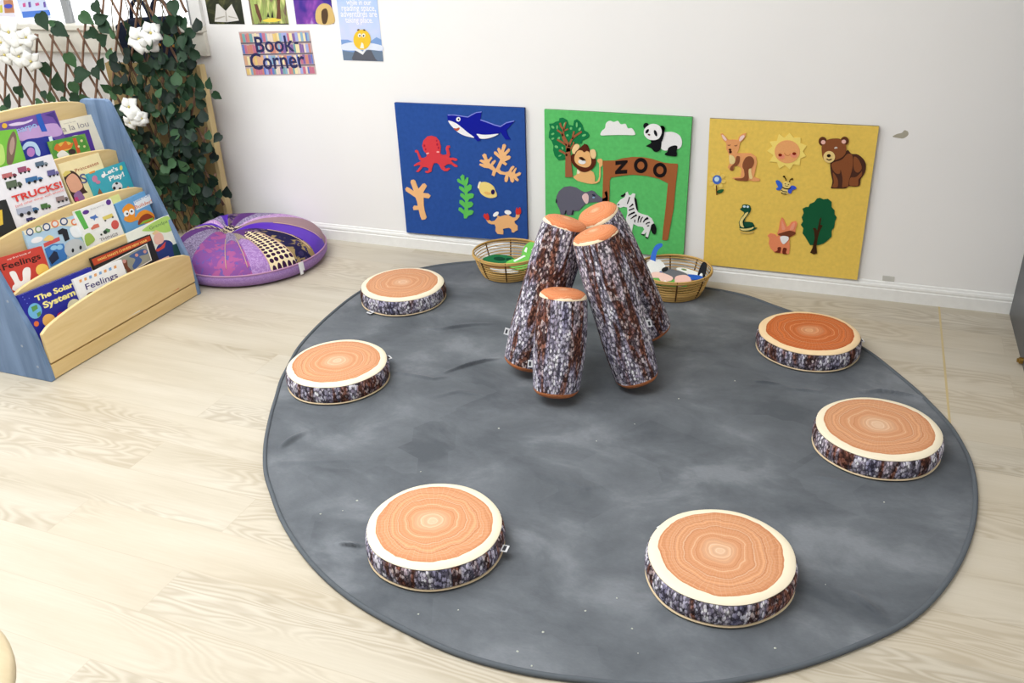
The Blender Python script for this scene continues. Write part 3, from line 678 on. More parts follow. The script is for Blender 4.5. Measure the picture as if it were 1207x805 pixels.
f.part('stripes', (36, 34, 38), [line([(270,300),(300,275),(325,255)],lambda t:5+9*t), line([(262,345),(300,330),(340,315)],9), line([(252,430),(275,405),(350,372)],lambda t:6+7*t), line([(290,470),(330,440),(378,412)],lambda t:6+7*t), line([(395,525),(405,470),(420,428)],lambda t:5+9*t), line([(430,520),(445,470),(465,440)],7), line([(470,520),(500,480),(545,455)],lambda t:6+12*t), line([(510,548),(530,530),(572,518)],8), line([(530,575),(560,568)],7), line([(240,250),(262,190),(275,150)],7), line([(348,520),(350,480)],7)], 1, 0)
f.part('hoof', (34, 34, 36), [[(200,622),(245,632),(240,655),(205,640)],[(258,655),(308,668),(300,690),(255,678)],[(440,686),(492,695),(485,715),(445,702)],[(505,728),(548,742),(540,760),(505,745)]], 1, 0)
f.part('nostril', (60, 50, 50), [ell(112,262,14,10)], 1, 0)

# --- yellow board
f = Felt('felt_kangaroo', 'light orange and brown felt kangaroo at upper left of yellow board', 'felt shape', (840, 150, .08696), BUSH)
f.part('body', (234, 164, 108), [[(105,90),(130,80),(190,140),(210,170),(290,165),(345,170),(355,130),(400,90),(455,75),(440,140),(370,210),(360,290),(330,350),(420,350),(520,350),(590,400),(600,480),(580,580),(560,670),(640,700),(640,725),(560,730),(500,715),(480,720),(380,725),(310,710),(265,685),(380,670),(395,560),(360,525),(300,520),(280,580),(235,585),(205,540),(230,490),(220,400),(215,350),(185,290),(185,210),(150,180)]])
f.part('inner_ear', (246, 214, 204), [[(125,105),(150,110),(190,165),(175,180),(140,150)],[(420,105),(430,130),(385,185),(360,180),(375,130)]], 1)
f.part('bib', (238, 214, 150), [[(225,380),(280,390),(305,440),(290,490),(235,490)]], 1)
f.part('arm', (140, 84, 56), [[(330,390),(365,400),(360,470),(330,510),(285,530),(275,585),(235,575),(245,535),(300,480),(315,420)]], 2)
f.part('haunch', (140, 84, 56), [[(410,480),(450,410),(510,393),(555,430),(560,490),(530,550),(485,575),(485,715),(400,725),(320,715),(300,695),(390,690),(430,660),(425,580),(405,540)]], 1)
f.part('tail_light', (240, 214, 150), [[(490,580),(520,560),(525,620),(540,690),(500,690)]], 1)
f.part('nose', (70, 36, 26), [ell(235,302,19,13), ell(240,333,19,20)], 1, 0)
f.part('eye', (150, 90, 66), [line([(205,240),(222,247),(240,236)],5), line([(295,248),(315,252),(330,240)],5)], 1, 0)
f = Felt('felt_sun', 'smiling yellow and peach felt sun at top of yellow board', 'felt shape', (895, 150, .07454), BUSH)
ray = [(480,85),(545,160),(655,160),(650,250),(750,285),(690,380),(740,455),(650,490),(640,600),(540,580),(485,665),(405,595),(315,650),(280,550),(160,540),(225,440),(125,370),(210,300),(165,225),(275,215),(310,100),(400,165)]
f.part('rays', (250, 222, 120), [ray], 0, 0)
f.part('face', (238, 170, 110), [ell(442,385,200,182)], 1, 0)
f.part('cheek', (240, 150, 120), [ell(352,462,52,38), ell(545,442,52,38)], 2, 0)
f.part('eye', (136, 42, 26), [ell(330,438,30,22), ell(552,416,30,22)], 3, 0)
f.part('mouth', (206, 130, 80), [line([(395,405),(420,440),(460,445),(490,420)],5)], 2, 0)
f = Felt('felt_bear', 'brown felt bear standing at upper right of yellow board', 'felt shape', (955, 155, .09317), BUSH)
f.part('body', (78, 50, 40), [[(255,400),(300,360),(450,250),(480,235),(520,280),(600,290),(670,345),(705,420),(690,520),(640,600),(625,680),(560,695),(490,690),(450,715),(360,718),(265,715),(270,690),(280,620),(262,530)]])
f.part('coat', (138, 82, 50), [[(270,410),(310,385),(400,355),(470,285),(530,300),(540,420),(520,520),(490,620),(480,690),(440,700),(405,700),(410,600),(385,480),(375,530),(330,530),(285,480)],[(285,520),(330,570),(350,620),(345,700),(280,700),(300,640)],[(555,320),(610,350),(650,440),(640,490),(600,520),(560,490),(548,420)],[(510,585),(580,575),(640,520),(655,500),(650,560),(610,610),(610,680),(540,690),(495,670)]], 1)
f.part('head', (138, 82, 50), [[(150,290),(145,200),(170,150),(220,105),(300,88),(380,95),(440,150),(455,210),(450,270),(410,320),(340,355),(280,370),(200,380),(165,340)]], 2)
f.part('ear', (100, 60, 40), [ell(158,124,52,58)], 1, 0); f.part('ear', (100, 60, 40), [ell(436,118,52,54)], 1, 0)
f.part('inner_ear', (240, 190, 176), [ell(165,135,28,27)], 3, 0); f.part('inner_ear', (240, 190, 176), [ell(425,128,28,25)], 3, 0)
f.part('muzzle', (236, 206, 136), [ell(240,320,74,74)], 3, 0)
f.part('nose', (36, 26, 22), [ell(235,305,25,20)], 4, 0); f.part('mouth', (60, 40, 30), [line([(208,345),(235,362),(270,350)],7)], 4, 0)
f.part('eye', (216, 206, 196), [line([(308,215),(325,200),(342,210)],9)], 3, 0)
f = Felt('felt_flower', 'yellow felt flower with blue centre at left edge of yellow board', 'felt shape', (830, 195, .04969), BUSH)
f.part('petal', (240, 208, 110), [ell(305+150*math.cos(a), 345+150*math.sin(a), 62, 48, a) for a in [2*PI*i/8+.2 for i in range(8)]], 0, 0)
f.part('centre', (74, 112, 196), [ell(308,338,108,108)], 1, 0); f.part('centre_dot', (206, 230, 244), [ell(300,325,56,56)], 2, 0)
f.part('leaf', (46, 96, 56), [[(290,630),(330,590),(400,565),(465,570),(450,610),(400,650),(330,660)]], 1)
f.part('stem', (110, 60, 30), [line([(292,470),(295,560),(300,700)],13)], 1, 0)
f = Felt('felt_bee', 'small striped felt bee with blue wings in middle of yellow board', 'felt shape', (905, 200, .04348), BUSH)
f.part('body', (240, 214, 132), [[(400,400),(430,350),(510,325),(590,350),(625,420),(600,490),(560,560),(540,630),(480,670),(420,675),(370,620),(350,560),(390,500)]])
f.part('wing', (60, 104, 206), [[(215,310),(250,280),(310,300),(380,370),(395,450),(360,530),(300,555),(240,545),(235,500),(280,470),(240,390)]], 1)
f.part('wing', (66, 92, 206), [[(620,450),(680,430),(740,450),(775,490),(740,530),(670,550),(640,620),(600,650),(560,620),(545,560)]], 1)
f.part('stripes', (60, 42, 26), [line([(390,470),(460,510),(560,520),(625,480)],13), line([(365,550),(420,590),(520,600)],9), line([(360,620),(420,655),(500,655)],10)], 2, 0)
f.part('antenna', (70, 48, 24), [line([(495,300),(485,240),(440,190)],13), ell(440,185,34,24), line([(585,330),(610,270),(655,250)],13), ell(660,250,32,22)], 1, 0)
f.part('eye', (110, 84, 30), [ell(475,380,18,12), ell(560,400,18,12), line([(470,425),(505,450),(550,440)],6)], 1, 0)
f = Felt('felt_snake', 'small dark green coiled felt snake at lower left of yellow board', 'felt shape', (865, 235, .05591), BUSH)
f.part('body', (30, 80, 60), [[(125,200),(170,170),(185,110),(235,105),(290,110),(345,130),(365,200),(350,260),(300,320),(240,400),(225,470),(320,470),(400,490),(440,560),(430,590),(495,595),(430,640),(340,670),(200,665),(125,640),(120,560),(105,480),(150,390),(220,300),(215,265),(160,230)]])
f.part('belly', (232, 212, 136), [[(250,285),(305,270),(260,350),(205,420),(185,490),(220,585),(150,570),(120,490),(150,410),(210,340)],[(128,610),(220,620),(340,605),(410,580),(410,610),(330,645),(220,655),(150,640)]], 1)
f.part('coil_line', (20, 52, 40), [line([(205,440),(200,540),(230,590),(330,590),(420,560)],9)], 1, 0)
f.part('eye', (200, 224, 232), [ell(222,150,30,24), ell(292,155,28,24)], 1, 0)
f.part('lower_coil', (206, 176, 100), [line([(140,690),(220,712),(330,712),(420,685)],15)], 0, 0)
f = Felt('felt_fox', 'orange felt fox with white chest at bottom middle of yellow board', 'felt shape', (900, 250, .06829), BUSH)
f.part('body', (236, 142, 100), [[(70,400),(120,360),(200,380),(235,420),(255,390),(235,375),(265,280),(285,160),(315,88),(350,120),(400,250),(440,230),(480,170),(555,150),(585,190),(550,300),(550,370),(520,400),(450,430),(445,500),(455,600),(440,720),(330,710),(190,690),(120,620),(90,540),(100,450)]])
f.part('mask', (120, 66, 44), [[(250,380),(330,350),(420,325),(470,320),(540,345),(550,375),(500,405),(440,435),(380,410),(300,410)]], 1)
f.part('chest', (242, 240, 238), [[(288,430),(350,410),(430,430),(420,490),(350,550),(305,510)]], 2)
f.part('sock', (112, 48, 34), [[(245,610),(300,610),(290,690),(260,700),(185,690),(240,660)],[(340,620),(400,630),(385,700),(410,722),(330,715)]], 1)
f.part('inner_ear', (240, 160, 130), [[(315,150),(345,200),(375,290),(320,300)],[(500,200),(540,190),(520,290),(450,310)]], 1)
f = Felt('felt_tree', 'dark green round felt tree at lower right of yellow board', 'felt shape', (940, 225, .09946), BUSH)
f.part('crown', (28, 90, 58), [[(60,210),(100,190),(130,190),(145,155),(200,130),(230,90),(265,80),(310,100),(360,92),(405,130),(405,190),(440,230),(440,280),(465,310),(445,360),(435,430),(405,470),(405,540),(350,590),(310,620),(250,640),(150,640),(120,590),(90,540),(60,500),(70,440),(40,400),(65,360),(50,310),(75,260)]])
f.part('trunk', (62, 40, 24), [[(150,730),(175,680),(205,560),(195,470),(180,440),(215,440),(235,470),(265,330),(285,310),(270,400),(300,410),(262,480),(240,560),(225,660),(232,740),(190,752)]], 1, 0)

# ------------------------------------------------------------------ wicker baskets of spare felt pieces
def basket(cx, cy, label):
    R, Rb, h = .150, .108, .100
    e = empty('wire_basket', (cx, cy, .0095), label, 'basket', 'wicker baskets by the wall')
    e.rotation_euler = (0, 0, 0)
    z0 = .0095
    def rr(t): return Rb+(R-Rb)*(t**.75)
    def ringp(r, z, n=56): return [(cx+r*math.cos(2*PI*k/n), cy+r*math.sin(2*PI*k/n), z) for k in range(n)]
    mb = MB(); mb.tube(ringp(R, z0+h), .0042, 8, True); mb.tube(ringp(R+.002, z0+h-.006), .003, 6, True); mb.build('rim', M['wire'], e, True)
    mb = MB()
    for i in range(8): t = .05+.84*i/7; mb.tube(ringp(rr(t), z0+h*t), .0021 if i > 3 else .0028, 6, True)
    for i in range(5): t = .0+.20*i/4; mb.tube(ringp(rr(t), z0+.003+h*t), .0026, 6, True)
    mb.build('wicker_rings', M['wire'], e, True)
    mb = MB()
    for r in [.008*i for i in range(1, 14)]: mb.tube(ringp(r, z0+.004, 40), .0042, 5, True)
    mb.build('base', M['wire'], e, True)
    for k in range(8):
        a = 2*PI*k/8+.3
        mb = MB(); mb.tube([(cx+(rr(t)+.002)*math.cos(a), cy+(rr(t)+.002)*math.sin(a), z0+.003+h*t) for t in [j/8 for j in range(9)]], .0032, 6)
        mb.build('upright', M['wire_dark'], e, True)
    return e
BA = (-.632, -.168); BB = (-1.345, -.172)
basket(*BA, 'round wicker basket of felt pieces right of the log pillows'); basket(*BB, 'round wicker basket of green felt pieces behind the left leaning log pillow')
def loose(name, c, pts, col, z, tilt, rot, label, grp, extras=()):
    """a spare felt shape lying in a basket: outline in metres, thickness 4 mm, tipped and turned"""
    e = empty(name, (c[0], c[1], z), label, 'felt shape', grp, (tilt[0], tilt[1], rot))
    mb = MB(); mb.prism([(x, y, 0) for x, y in (spline(pts, 4) if len(pts) < 24 else pts)], (0, 0, .004)); mb.build('body', felt(col), e, local=True)
    for nm, cc, shp in extras:
        mb = MB()
        for s in shp: mb.prism([(x, y, .0041) for x, y in s], (0, 0, .0012))
        mb.build(nm, felt(cc), e, local=True)
    return e
GA = 'loose felt pieces in the right basket'; GB = 'loose felt pieces in the left basket'
ax, ay = BA
blobA = [(-.05,-.02),(-.02,-.035),(.03,-.03),(.055,-.01),(.05,.02),(.01,.03),(-.04,.02)]
loose('felt_crocodile', (ax-.005, ay-.062), [(-.075,-.012),(-.03,-.022),(.03,-.02),(.075,-.008),(.06,.014),(.02,.022),(-.03,.02),(-.07,.012)], (110, 176, 88), .072, (.25, .0), -.05, 'green felt piece with white stripes at the front of the right basket', GA,
      [('white_stripe', (240,240,236), [[(-.03,-.018),(-.018,-.018),(.004,.018),(-.010,.018)],[(.012,-.018),(.022,-.018),(.044,.014),(.032,.016)]])])
loose('felt_unicorn', (ax-.075, ay+.02), [(-.035,-.045),(.02,-.05),(.04,-.01),(.03,.04),(.0,.06),(-.03,.045),(-.045,.0)], (244, 243, 242), .088, (.35, .25), .25, 'white felt piece at the left side of the right basket', GA, [('marking', (70,80,150), [ell(.02,-.02,.008,.012)])])
loose('felt_wave', (ax-.098, ay+.055), [(-.01,-.06),(.012,-.06),(.010,0),(.012,.05),(.03,.075),(.022,.085),(.0,.07),(-.012,.02)], (62, 112, 206), .102, (.95, .1), .2, 'blue felt piece sticking up above the rim of the right basket', GA)
loose('felt_elephant', (ax+.005, ay-.005), blobA, (108, 110, 116), .084, (.2, .05), -.3, 'grey felt piece in the middle of the right basket', GA, [('ear', (40,40,44), [ell(-.05,.012,.012,.018)])])
loose('felt_pig', (ax-.045, ay-.035), [(-.045,-.012),(0,-.028),(.045,-.014),(.05,.012),(.0,.026),(-.04,.018)], (240, 202, 190), .079, (.3, .0), -.25, 'pale pink felt piece left of the green striped one in the right basket', GA)
loose('felt_pig', (ax+.045, ay-.045), [(-.03,-.03),(.02,-.03),(.035,.0),(.02,.03),(-.02,.028)], (240, 196, 186), .080, (.2, -.1), .5, 'pale pink felt piece beside the grey one in the right basket', GA)
loose('felt_fish', (ax+.082, ay-.015), [(-.04,-.012),(.0,-.02),(.04,-.012),(.045,.008),(.0,.016),(-.04,.012)], (48, 96, 190), .086, (.2, -.2), -.5, 'blue felt piece at the right side of the right basket', GA)
loose('felt_bird', (ax+.06, ay+.035), [(-.06,-.008),(.0,-.018),(.05,-.012),(.06,.006),(.0,.016),(-.05,.014)], (238, 238, 234), .085, (.1, .0), -.4, 'long white felt piece at the back of the right basket', GA, [('spot', (120,140,90), [ell(-.03,.002,.012,.006)])])
loose('felt_penguin', (ax+.112, ay+.015), [(-.014,-.04),(.012,-.04),(.018,.0),(.012,.04),(-.008,.045),(-.018,.0)], (38, 38, 42), .098, (.75, -.4), -.35, 'black felt piece leaning on the right rim of the right basket', GA, [('belly', (238,236,230), [ell(0,-.02,.008,.016)])])
loose('felt_ladybird', (ax-.06, ay-.075), ell(0,0,.03,.02), (48, 44, 42), .066, (.4, .1), .3, 'small dark felt piece at the front left of the right basket', GA, [('spot', (220,210,190), [ell(.008,.003,.006), ell(-.012,-.004,.005)])])
bx, by = BB
loose('felt_dragon', (bx+.07, by-.01), [(-.05,-.06),(.03,-.075),(.06,-.03),(.06,.05),(.03,.09),(-.01,.095),(-.02,.05),(-.01,.0),(-.05,-.03)], (116, 196, 92), .090, (.38, .0), -.1, 'bright green felt piece in the left basket', GB, [('white_tooth', (244,244,240), [[(-.03,-.03),(-.02,-.035),(.012,.008),(.002,.012)],[(-.008,.035),(.006,.03),(-.002,.058),(-.010,.062)],[(.02,.05),(.032,.05),(.03,.062),(.022,.062)]])])
loose('felt_turtle', (bx-.035, by-.015), [(-.07,-.015),(-.02,-.035),(.04,-.03),(.07,.0),(.04,.03),(-.02,.032),(-.05,.015)], (42, 116, 72), .072, (.2, .05), .1, 'dark green felt turtle piece in the left basket', GB, [('shell_mark', (26,70,50), [ell(0,0,.026,.014), ell(.04,.005,.012,.010)])])
loose('felt_bear', (bx-.015, by-.055), [(-.06,-.012),(.0,-.022),(.06,-.01),(.055,.012),(.0,.018),(-.055,.012)], (134, 88, 56), .062, (.2, 0), .05, 'brown felt piece under the dark green one in the left basket', GB)
loose('felt_cloud', (bx+.01, by-.07), [(-.06,-.012),(.0,-.02),(.06,-.014),(.055,.01),(.0,.016),(-.055,.01)], (226, 228, 230), .050, (.3, 0), .0, 'white felt piece at the front of the left basket', GB)

# ------------------------------------------------------------------ book display stand
XF, Y0, Y1 = -2.533, -1.540, -.736
TH = .02
def bs(w, y, z): return Vector((XF-w, y, z))
stand = empty('book_display_stand', (XF-.2, (Y0+Y1)/2, 0), 'blue sided tiered book display stand with pale wood shelves', 'bookshelf')
side_prof = [(0, 0), (.004, .06), (.014, .14), (.022, .178), (.10, .395), (.18, .618), (.232, .765), (.239, .785), (.248, .800), (.262, .807), (.372, .806), (.388, .801), (.397, .787), (.40, .765), (.40, 0)]
for y in (Y0, Y1-TH):
    mb = MB(); mb.prism([bs(w, y, z) for w, z in side_prof], (0, TH, 0)); bevel(mb.build('side_panel', M['blue_wood'], stand), .003)
TIERS = [(0., .064, .178, .232), (.082, .10, .312, .349), (.170, .25, .457, .498), (.262, .38, .605, .648), (.366, .02, .786, .836)]
def arch(ze, zm, n=28):
    out = []
    for i in range(n+1):
        s = i/n; out.append((Y0+TH+(Y1-Y0-2*TH)*s, ze+(zm-ze)*max(0, math.sin(PI*s))**.6))
    return out
for i, (d, zb, ze, zm) in enumerate(TIERS):
    top = arch(ze, zm); a, b = top[0][0], top[-1][0]
    mb = MB(); mb.prism([bs(d, y, z) for y, z in [(a, zb), (b, zb)]+top[::-1]], (-.014, 0, 0))
    bevel(mb.build(['front_board', 'tier_board', 'tier_board', 'tier_board', 'back_board'][i], M['maple_v'], stand), .0025)
mb = MB(); mb.box((XF-.016, Y0+TH, .003), (XF-.003, Y1-TH, .0575)); bevel(mb.build('kick_board', M['maple_v'], stand), .002)
POCK = [.07, .20, .33, .46]
for i, z in enumerate(POCK):
    d0, d1 = TIERS[i][0]+.014, TIERS[i+1][0]
    mb = MB(); mb.box((XF-d1, Y0+TH, z-.012), (XF-d0, Y1-TH, z)); mb.build('shelf', M['maple'], stand)
mb = MB()
for y, z, w in ((Y0-.001, .13, .09), (Y0-.001, .30, .09), (Y0-.001, .055, .045), (Y0-.001, .34, .20)):
    mb.tube([bs(w, y, z), bs(w, y+.003, z)], .005, 10)
mb.build('screw_cap', plain('screw cap', (150, 160, 176), .4), stand)

TILT = math.radians(11)
def bplane(k, j):
    d, z = TIERS[k+1][0]-.005-.0135*j, TIERS[k+1][2]+.02
    return Plane(bs(d, 0, z), (math.cos(TILT), 0, math.sin(TILT)))
GBK = 'picture books in the display stand'
def book(label, k, j, TL, TR, col, thick=.010, decor=(), spine=None, top_h=None):
    pl = bplane(k, j); a, b = pl.at(*TL), pl.at(*TR)
    e1 = Vector((0, (b-a).y, 0)).normalized() if abs(b.z-a.z) < .004 else (b-a).normalized()
    if abs(e1.z) > .15: e1 = Vector((0, 1, 0))
    e2 = pl.n.cross(e1).normalized()      # up the cover
    Wd = (b-a).length
    hgt = (min(a.z, b.z)-POCK[k]-.002)/e2.z
    if top_h: hgt = min(hgt, top_h)
    base = (a+b)/2-e2*hgt
    e = empty('picture_book', base, label, 'book', GBK)
    n = pl.n; c = [a, b, b-e2*hgt, a-e2*hgt]
    mb = MB(); mb.prism([p-n*.0012 for p in c], n*.0012)                      # front board, its face on the plane
    mb.prism([p-n*(thick) for p in c], n*.0012)
    mb.prism([a, a-e2*hgt, a-e2*hgt-e1*.0012, a-e1*.0012], -n*thick)          # spine
    mb.build('cover', plain('printed cover', col, .32, .4), e)
    q = [a+e1*.001-e2*.002, b-e1*.002-e2*.002, b-e1*.002-e2*(hgt-.002), a+e1*.001-e2*(hgt-.002)]
    mb = MB(); mb.prism([p-n*.0013 for p in q], -n*(thick-.0026)); mb.build('pages', plain('paper', (236, 230, 218), .8, .1), e)
    for i, it in enumerate(decor):
        lift = .0003+.00012*i
        if it[0] == 'p':
            shapes = it[3] if isinstance(it[3][0][0], (tuple, list)) else [it[3]]
            if len(it) > 4 and it[4]: shapes = [spline(s, 4) for s in shapes]
            cut(it[1], pl, shapes, lift, .0002, ink(it[2]), e)
        else:
            _, s, cc, p0, p1, hk, bold = it
            lettering('title', s, pl, p0, p1, ink(cc), e, hk*.55, bold, lift, .0002)
    return e
def C(x0, y0, k): return lambda *pts: [(x0+k*x, y0+k*y) for x, y in pts]
c1 = C(0, 110, 130/1163); c2 = C(0, 170, 110/886); c3 = C(60, 165, 110/1107); c4 = C(20, 220, 130/1046); c5 = C(100, 210, 130/872); c6 = C(0, 280, 130/872); c8 = C(90, 270, 155/960)
def E1(c, x, y, rx, ry=None, rot=0): 
    q = ell(x, y, rx, ry, rot, 20); return c(*q)
# top row, pocket 3
book('cream book with a purple square picture, top right of the stand', 3, 0, (69.9, 142.4), (110.7, 134), (244, 236, 214), .010,
  [('p', 'picture', (92, 60, 158), c1((655,440),(935,380),(1005,600),(700,670))), ('p', 'picture_shape', (232, 234, 226), c1((740,470),(800,440),(860,450),(900,500),(860,520),(780,520)), 1),
   ('t', 'a la lou', (160, 150, 152), *c1((668,408),(940,345)), 1.25, 0.), ('t', 'once by me', (190, 180, 172), *c1((672,328),(800,298)), 1., 0.)])
book('purple picture book with a blue ribbon, at left of the top row', 3, 1, (-18, 149), (64.5, 130), (108, 74, 160), .010,
  [('p', 'pink_sky', (196, 160, 212), c1((190,400),(400,340),(600,320),(655,430),(500,470),(220,500)), 1), ('p', 'dark_corner', (70, 50, 130), c1((470,230),(570,192),(640,370),(610,330),(560,250)), 0),
   ('p', 'blue_hill', (40, 52, 150), c1((215,560),(270,490),(400,470),(520,450),(600,500),(650,520),(700,690),(270,700)), 1), ('p', 'pale_arc', (190, 216, 240), c1((240,560),(290,510),(370,520),(420,600),(420,660),(380,640),(360,570),(300,560),(250,600)), 1),
   ('p', 'pink_dot', (190, 130, 200), E1(c1, 325,620,42,50)), ('p', 'ribbon', (40, 92, 190), c1((375,225),(425,210),(470,330),(500,400),(440,405),(405,320)), 0),
   ('p', 'white_swoosh', (226, 208, 236), c1((90,330),(180,305),(260,300),(340,272),(330,295),(240,330),(130,345)), 1), ('t', 'narpo', (160, 196, 236), *c1((190,420),(395,355)), 1.4, .01), ('p', 'gold_medal', (230, 180, 60), E1(c1, 48,342,28)), ('p', 'flag', (226, 236, 246), c1((510,460),(545,450),(560,500),(525,510)))])
book('bright jungle book in green and orange, in front of the cream book', 3, 2, (57, 167), (100, 157.5), (112, 164, 66), .008,
  [('p', 'leafy_green', (84, 150, 62), c1((560,520),(700,470),(860,450),(910,520),(915,600),(600,680)), 1), ('p', 'orange_stripe', (206, 92, 46), c1((765,475),(800,470),(850,620),(815,635))), ('p', 'yellow_leaves', (222, 180, 74), c1((590,560),(640,520),(720,510),(760,540),(740,590),(640,620),(600,610)), 1),
   ('p', 'orange_title_blob', (214, 112, 44), c1((570,590),(600,530),(640,560),(690,500),(720,545),(770,520),(750,575),(690,590),(640,610)), 1), ('p', 'white_paper', (238, 236, 228), c1((600,650),(650,600),(700,620),(730,660),(640,690)), 1), ('p', 'dark_eye', (60, 40, 40), E1(c1, 760,615,40,28)), ('p', 'pale_dots', (232, 220, 160), [E1(c1, 860,500,14), E1(c1, 830,560,12), E1(c1, 890,560,12)])])
book('lime green book with a brown ear shape, at left edge of the top row', 3, 3, (-16, 156), (19, 151.8), (118, 190, 62), .009,
  [('p', 'ear_shape', (122, 98, 84), c1((75,740),(70,620),(85,500),(140,400),(175,470),(165,600),(130,740)), 1), ('p', 'ear_inner', (180, 150, 136), c1((100,600),(108,510),(138,455),(155,520),(145,600),(120,650)), 1), ('p', 'pale_glow', (190, 224, 120), c1((-60,560),(20,540),(50,640),(40,740),(-60,760)), 1)])
# second row, pocket 2
book('cream princess book with a portrait, beside the TRUCKS! book', 2, 0, (68.5, 193.5), (116, 179.8), (244, 228, 176), .010,
  [('t', 'Princesses', (176, 96, 66), *c3((295,385),(570,285)), 1.15, .005), ('p', 'hair', (64, 42, 34), c3((155,430),(200,380),(250,365),(310,400),(360,470),(400,580),(435,620),(380,640),(330,690),(290,740),(240,650),(180,520)), 1), ('p', 'face', (226, 168, 138), c3((180,470),(240,400),(300,420),(350,490),(375,560),(300,620),(240,610),(200,540)), 1),
   ('p', 'crown', (226, 206, 110), c3((140,410),(170,370),(215,365),(240,385),(200,410),(165,440)), 0), ('p', 'dress', (150, 110, 160), c3((270,660),(330,600),(380,650),(400,700),(330,730)), 1), ('t', 'S', (90, 96, 140), *c3((370,520),(440,500)), 1.3, .01), ('p', 'sleeve', (196, 70, 130), c3((275,690),(310,670),(340,720),(290,730)), 0)])
book('turquoise book reading Let\'s Play! with a football', 2, 1, (102.7, 205.3), (146.5, 190.3), (64, 172, 190), .012,
  [('t', "Let's", (250, 250, 246), *c3((640,425),(800,355)), 1.05, .03), ('t', 'Play!', (250, 250, 246), *c3((700,490),(875,425)), 1.05, .03), ('p', 'football', (230, 230, 232), E1(c3, 787,552,62,54)), ('p', 'football_patch', (34, 34, 40), [E1(c3, 780,515,17,14), E1(c3, 752,572,17,20), E1(c3, 820,578,17,16)]),
   ('p', 'pink_flower', (206, 130, 160), [E1(c3, 520,460,32,40), E1(c3, 560,500,28,22)]), ('p', 'yellow_dot', (230, 226, 110), E1(c3, 832,330,18,30)), ('p', 'orange_tab', (236, 150, 60), c3((455,385),(520,360),(525,380),(460,405))), ('p', 'brown_tent', (150, 96, 60), c3((555,640),(575,570),(620,640))), ('p', 'white_star', (246, 246, 246), E1(c3, 620,425,22,24)), ('p', 'orange_triangle', (230, 140, 80), c3((885,585),(915,545),(950,575)))])
def truck(c, x, y, w, h, body, cab, wheel=(36, 36, 40)):
    co, s = math.cos(-.23), math.sin(-.23)
    R = lambda px, py: (x+w*(px*co-py*s*1.0), y+w*(px*s+py*co)*1.0)
    k = h/w
    return [('p', 'vehicle_body', body, c(R(-.5, -.5*k), R(.2, -.5*k), R(.2, .25*k), R(-.5, .25*k))), ('p', 'vehicle_cab', cab, c(R(.22, -.2*k), R(.38, -.2*k), R(.5, .05*k), R(.5, .25*k), R(.22, .25*k))),
            ('p', 'wheel', wheel, [c(*ell(*R(-.32, .32*k), .09*w, .09*w, 0, 10)), c(*ell(*R(.02, .32*k), .09*w, .09*w, 0, 10)), c(*ell(*R(.34, .32*k), .09*w, .09*w, 0, 10))])]
book('white book reading TRUCKS! in red, standing in the second row', 2, 2, (-14, 201.5), (60.8, 181.6), (236, 234, 240), .012,
  truck(c2, 230,245,120,70,(150,80,110),(190,80,90))+truck(c2, 90,300,140,60,(190,110,110),(130,60,80))+truck(c2, 395,190,120,60,(90,110,130),(130,140,150))+truck(c2, 135,385,150,90,(90,104,84),(80,90,74))+truck(c2, 325,335,165,60,(60,110,160),(70,120,170))+truck(c2, 505,275,110,70,(100,96,150),(120,110,160))
  +truck(c2, 265,630,210,80,(170,176,196),(70,110,150))+truck(c2, 435,590,95,60,(70,110,60),(80,120,66))+truck(c2, 590,520,115,60,(150,130,130),(120,110,110))+truck(c2, 295,712,90,36,(60,60,110),(80,80,120))
  +[('t', 'TRUCKS!', (216, 64, 58), *c2((130,555),(598,405)), 1.05, .03), ('t', '(and other things with wheels)', (226, 110, 104), *c2((150,600),(610,440)), 1.2, .0), ('p', 'tow_line', (60, 50, 50), c2((545,600),(665,560),(668,566),(548,608)))])
book('black and yellow book at the left edge of the second row', 2, 3, (-12, 240), (7, 235), (36, 36, 38), .010, [('p', 'yellow_panel', (226, 190, 70), c2((-60,640),(20,620),(30,760),(-60,800)))])
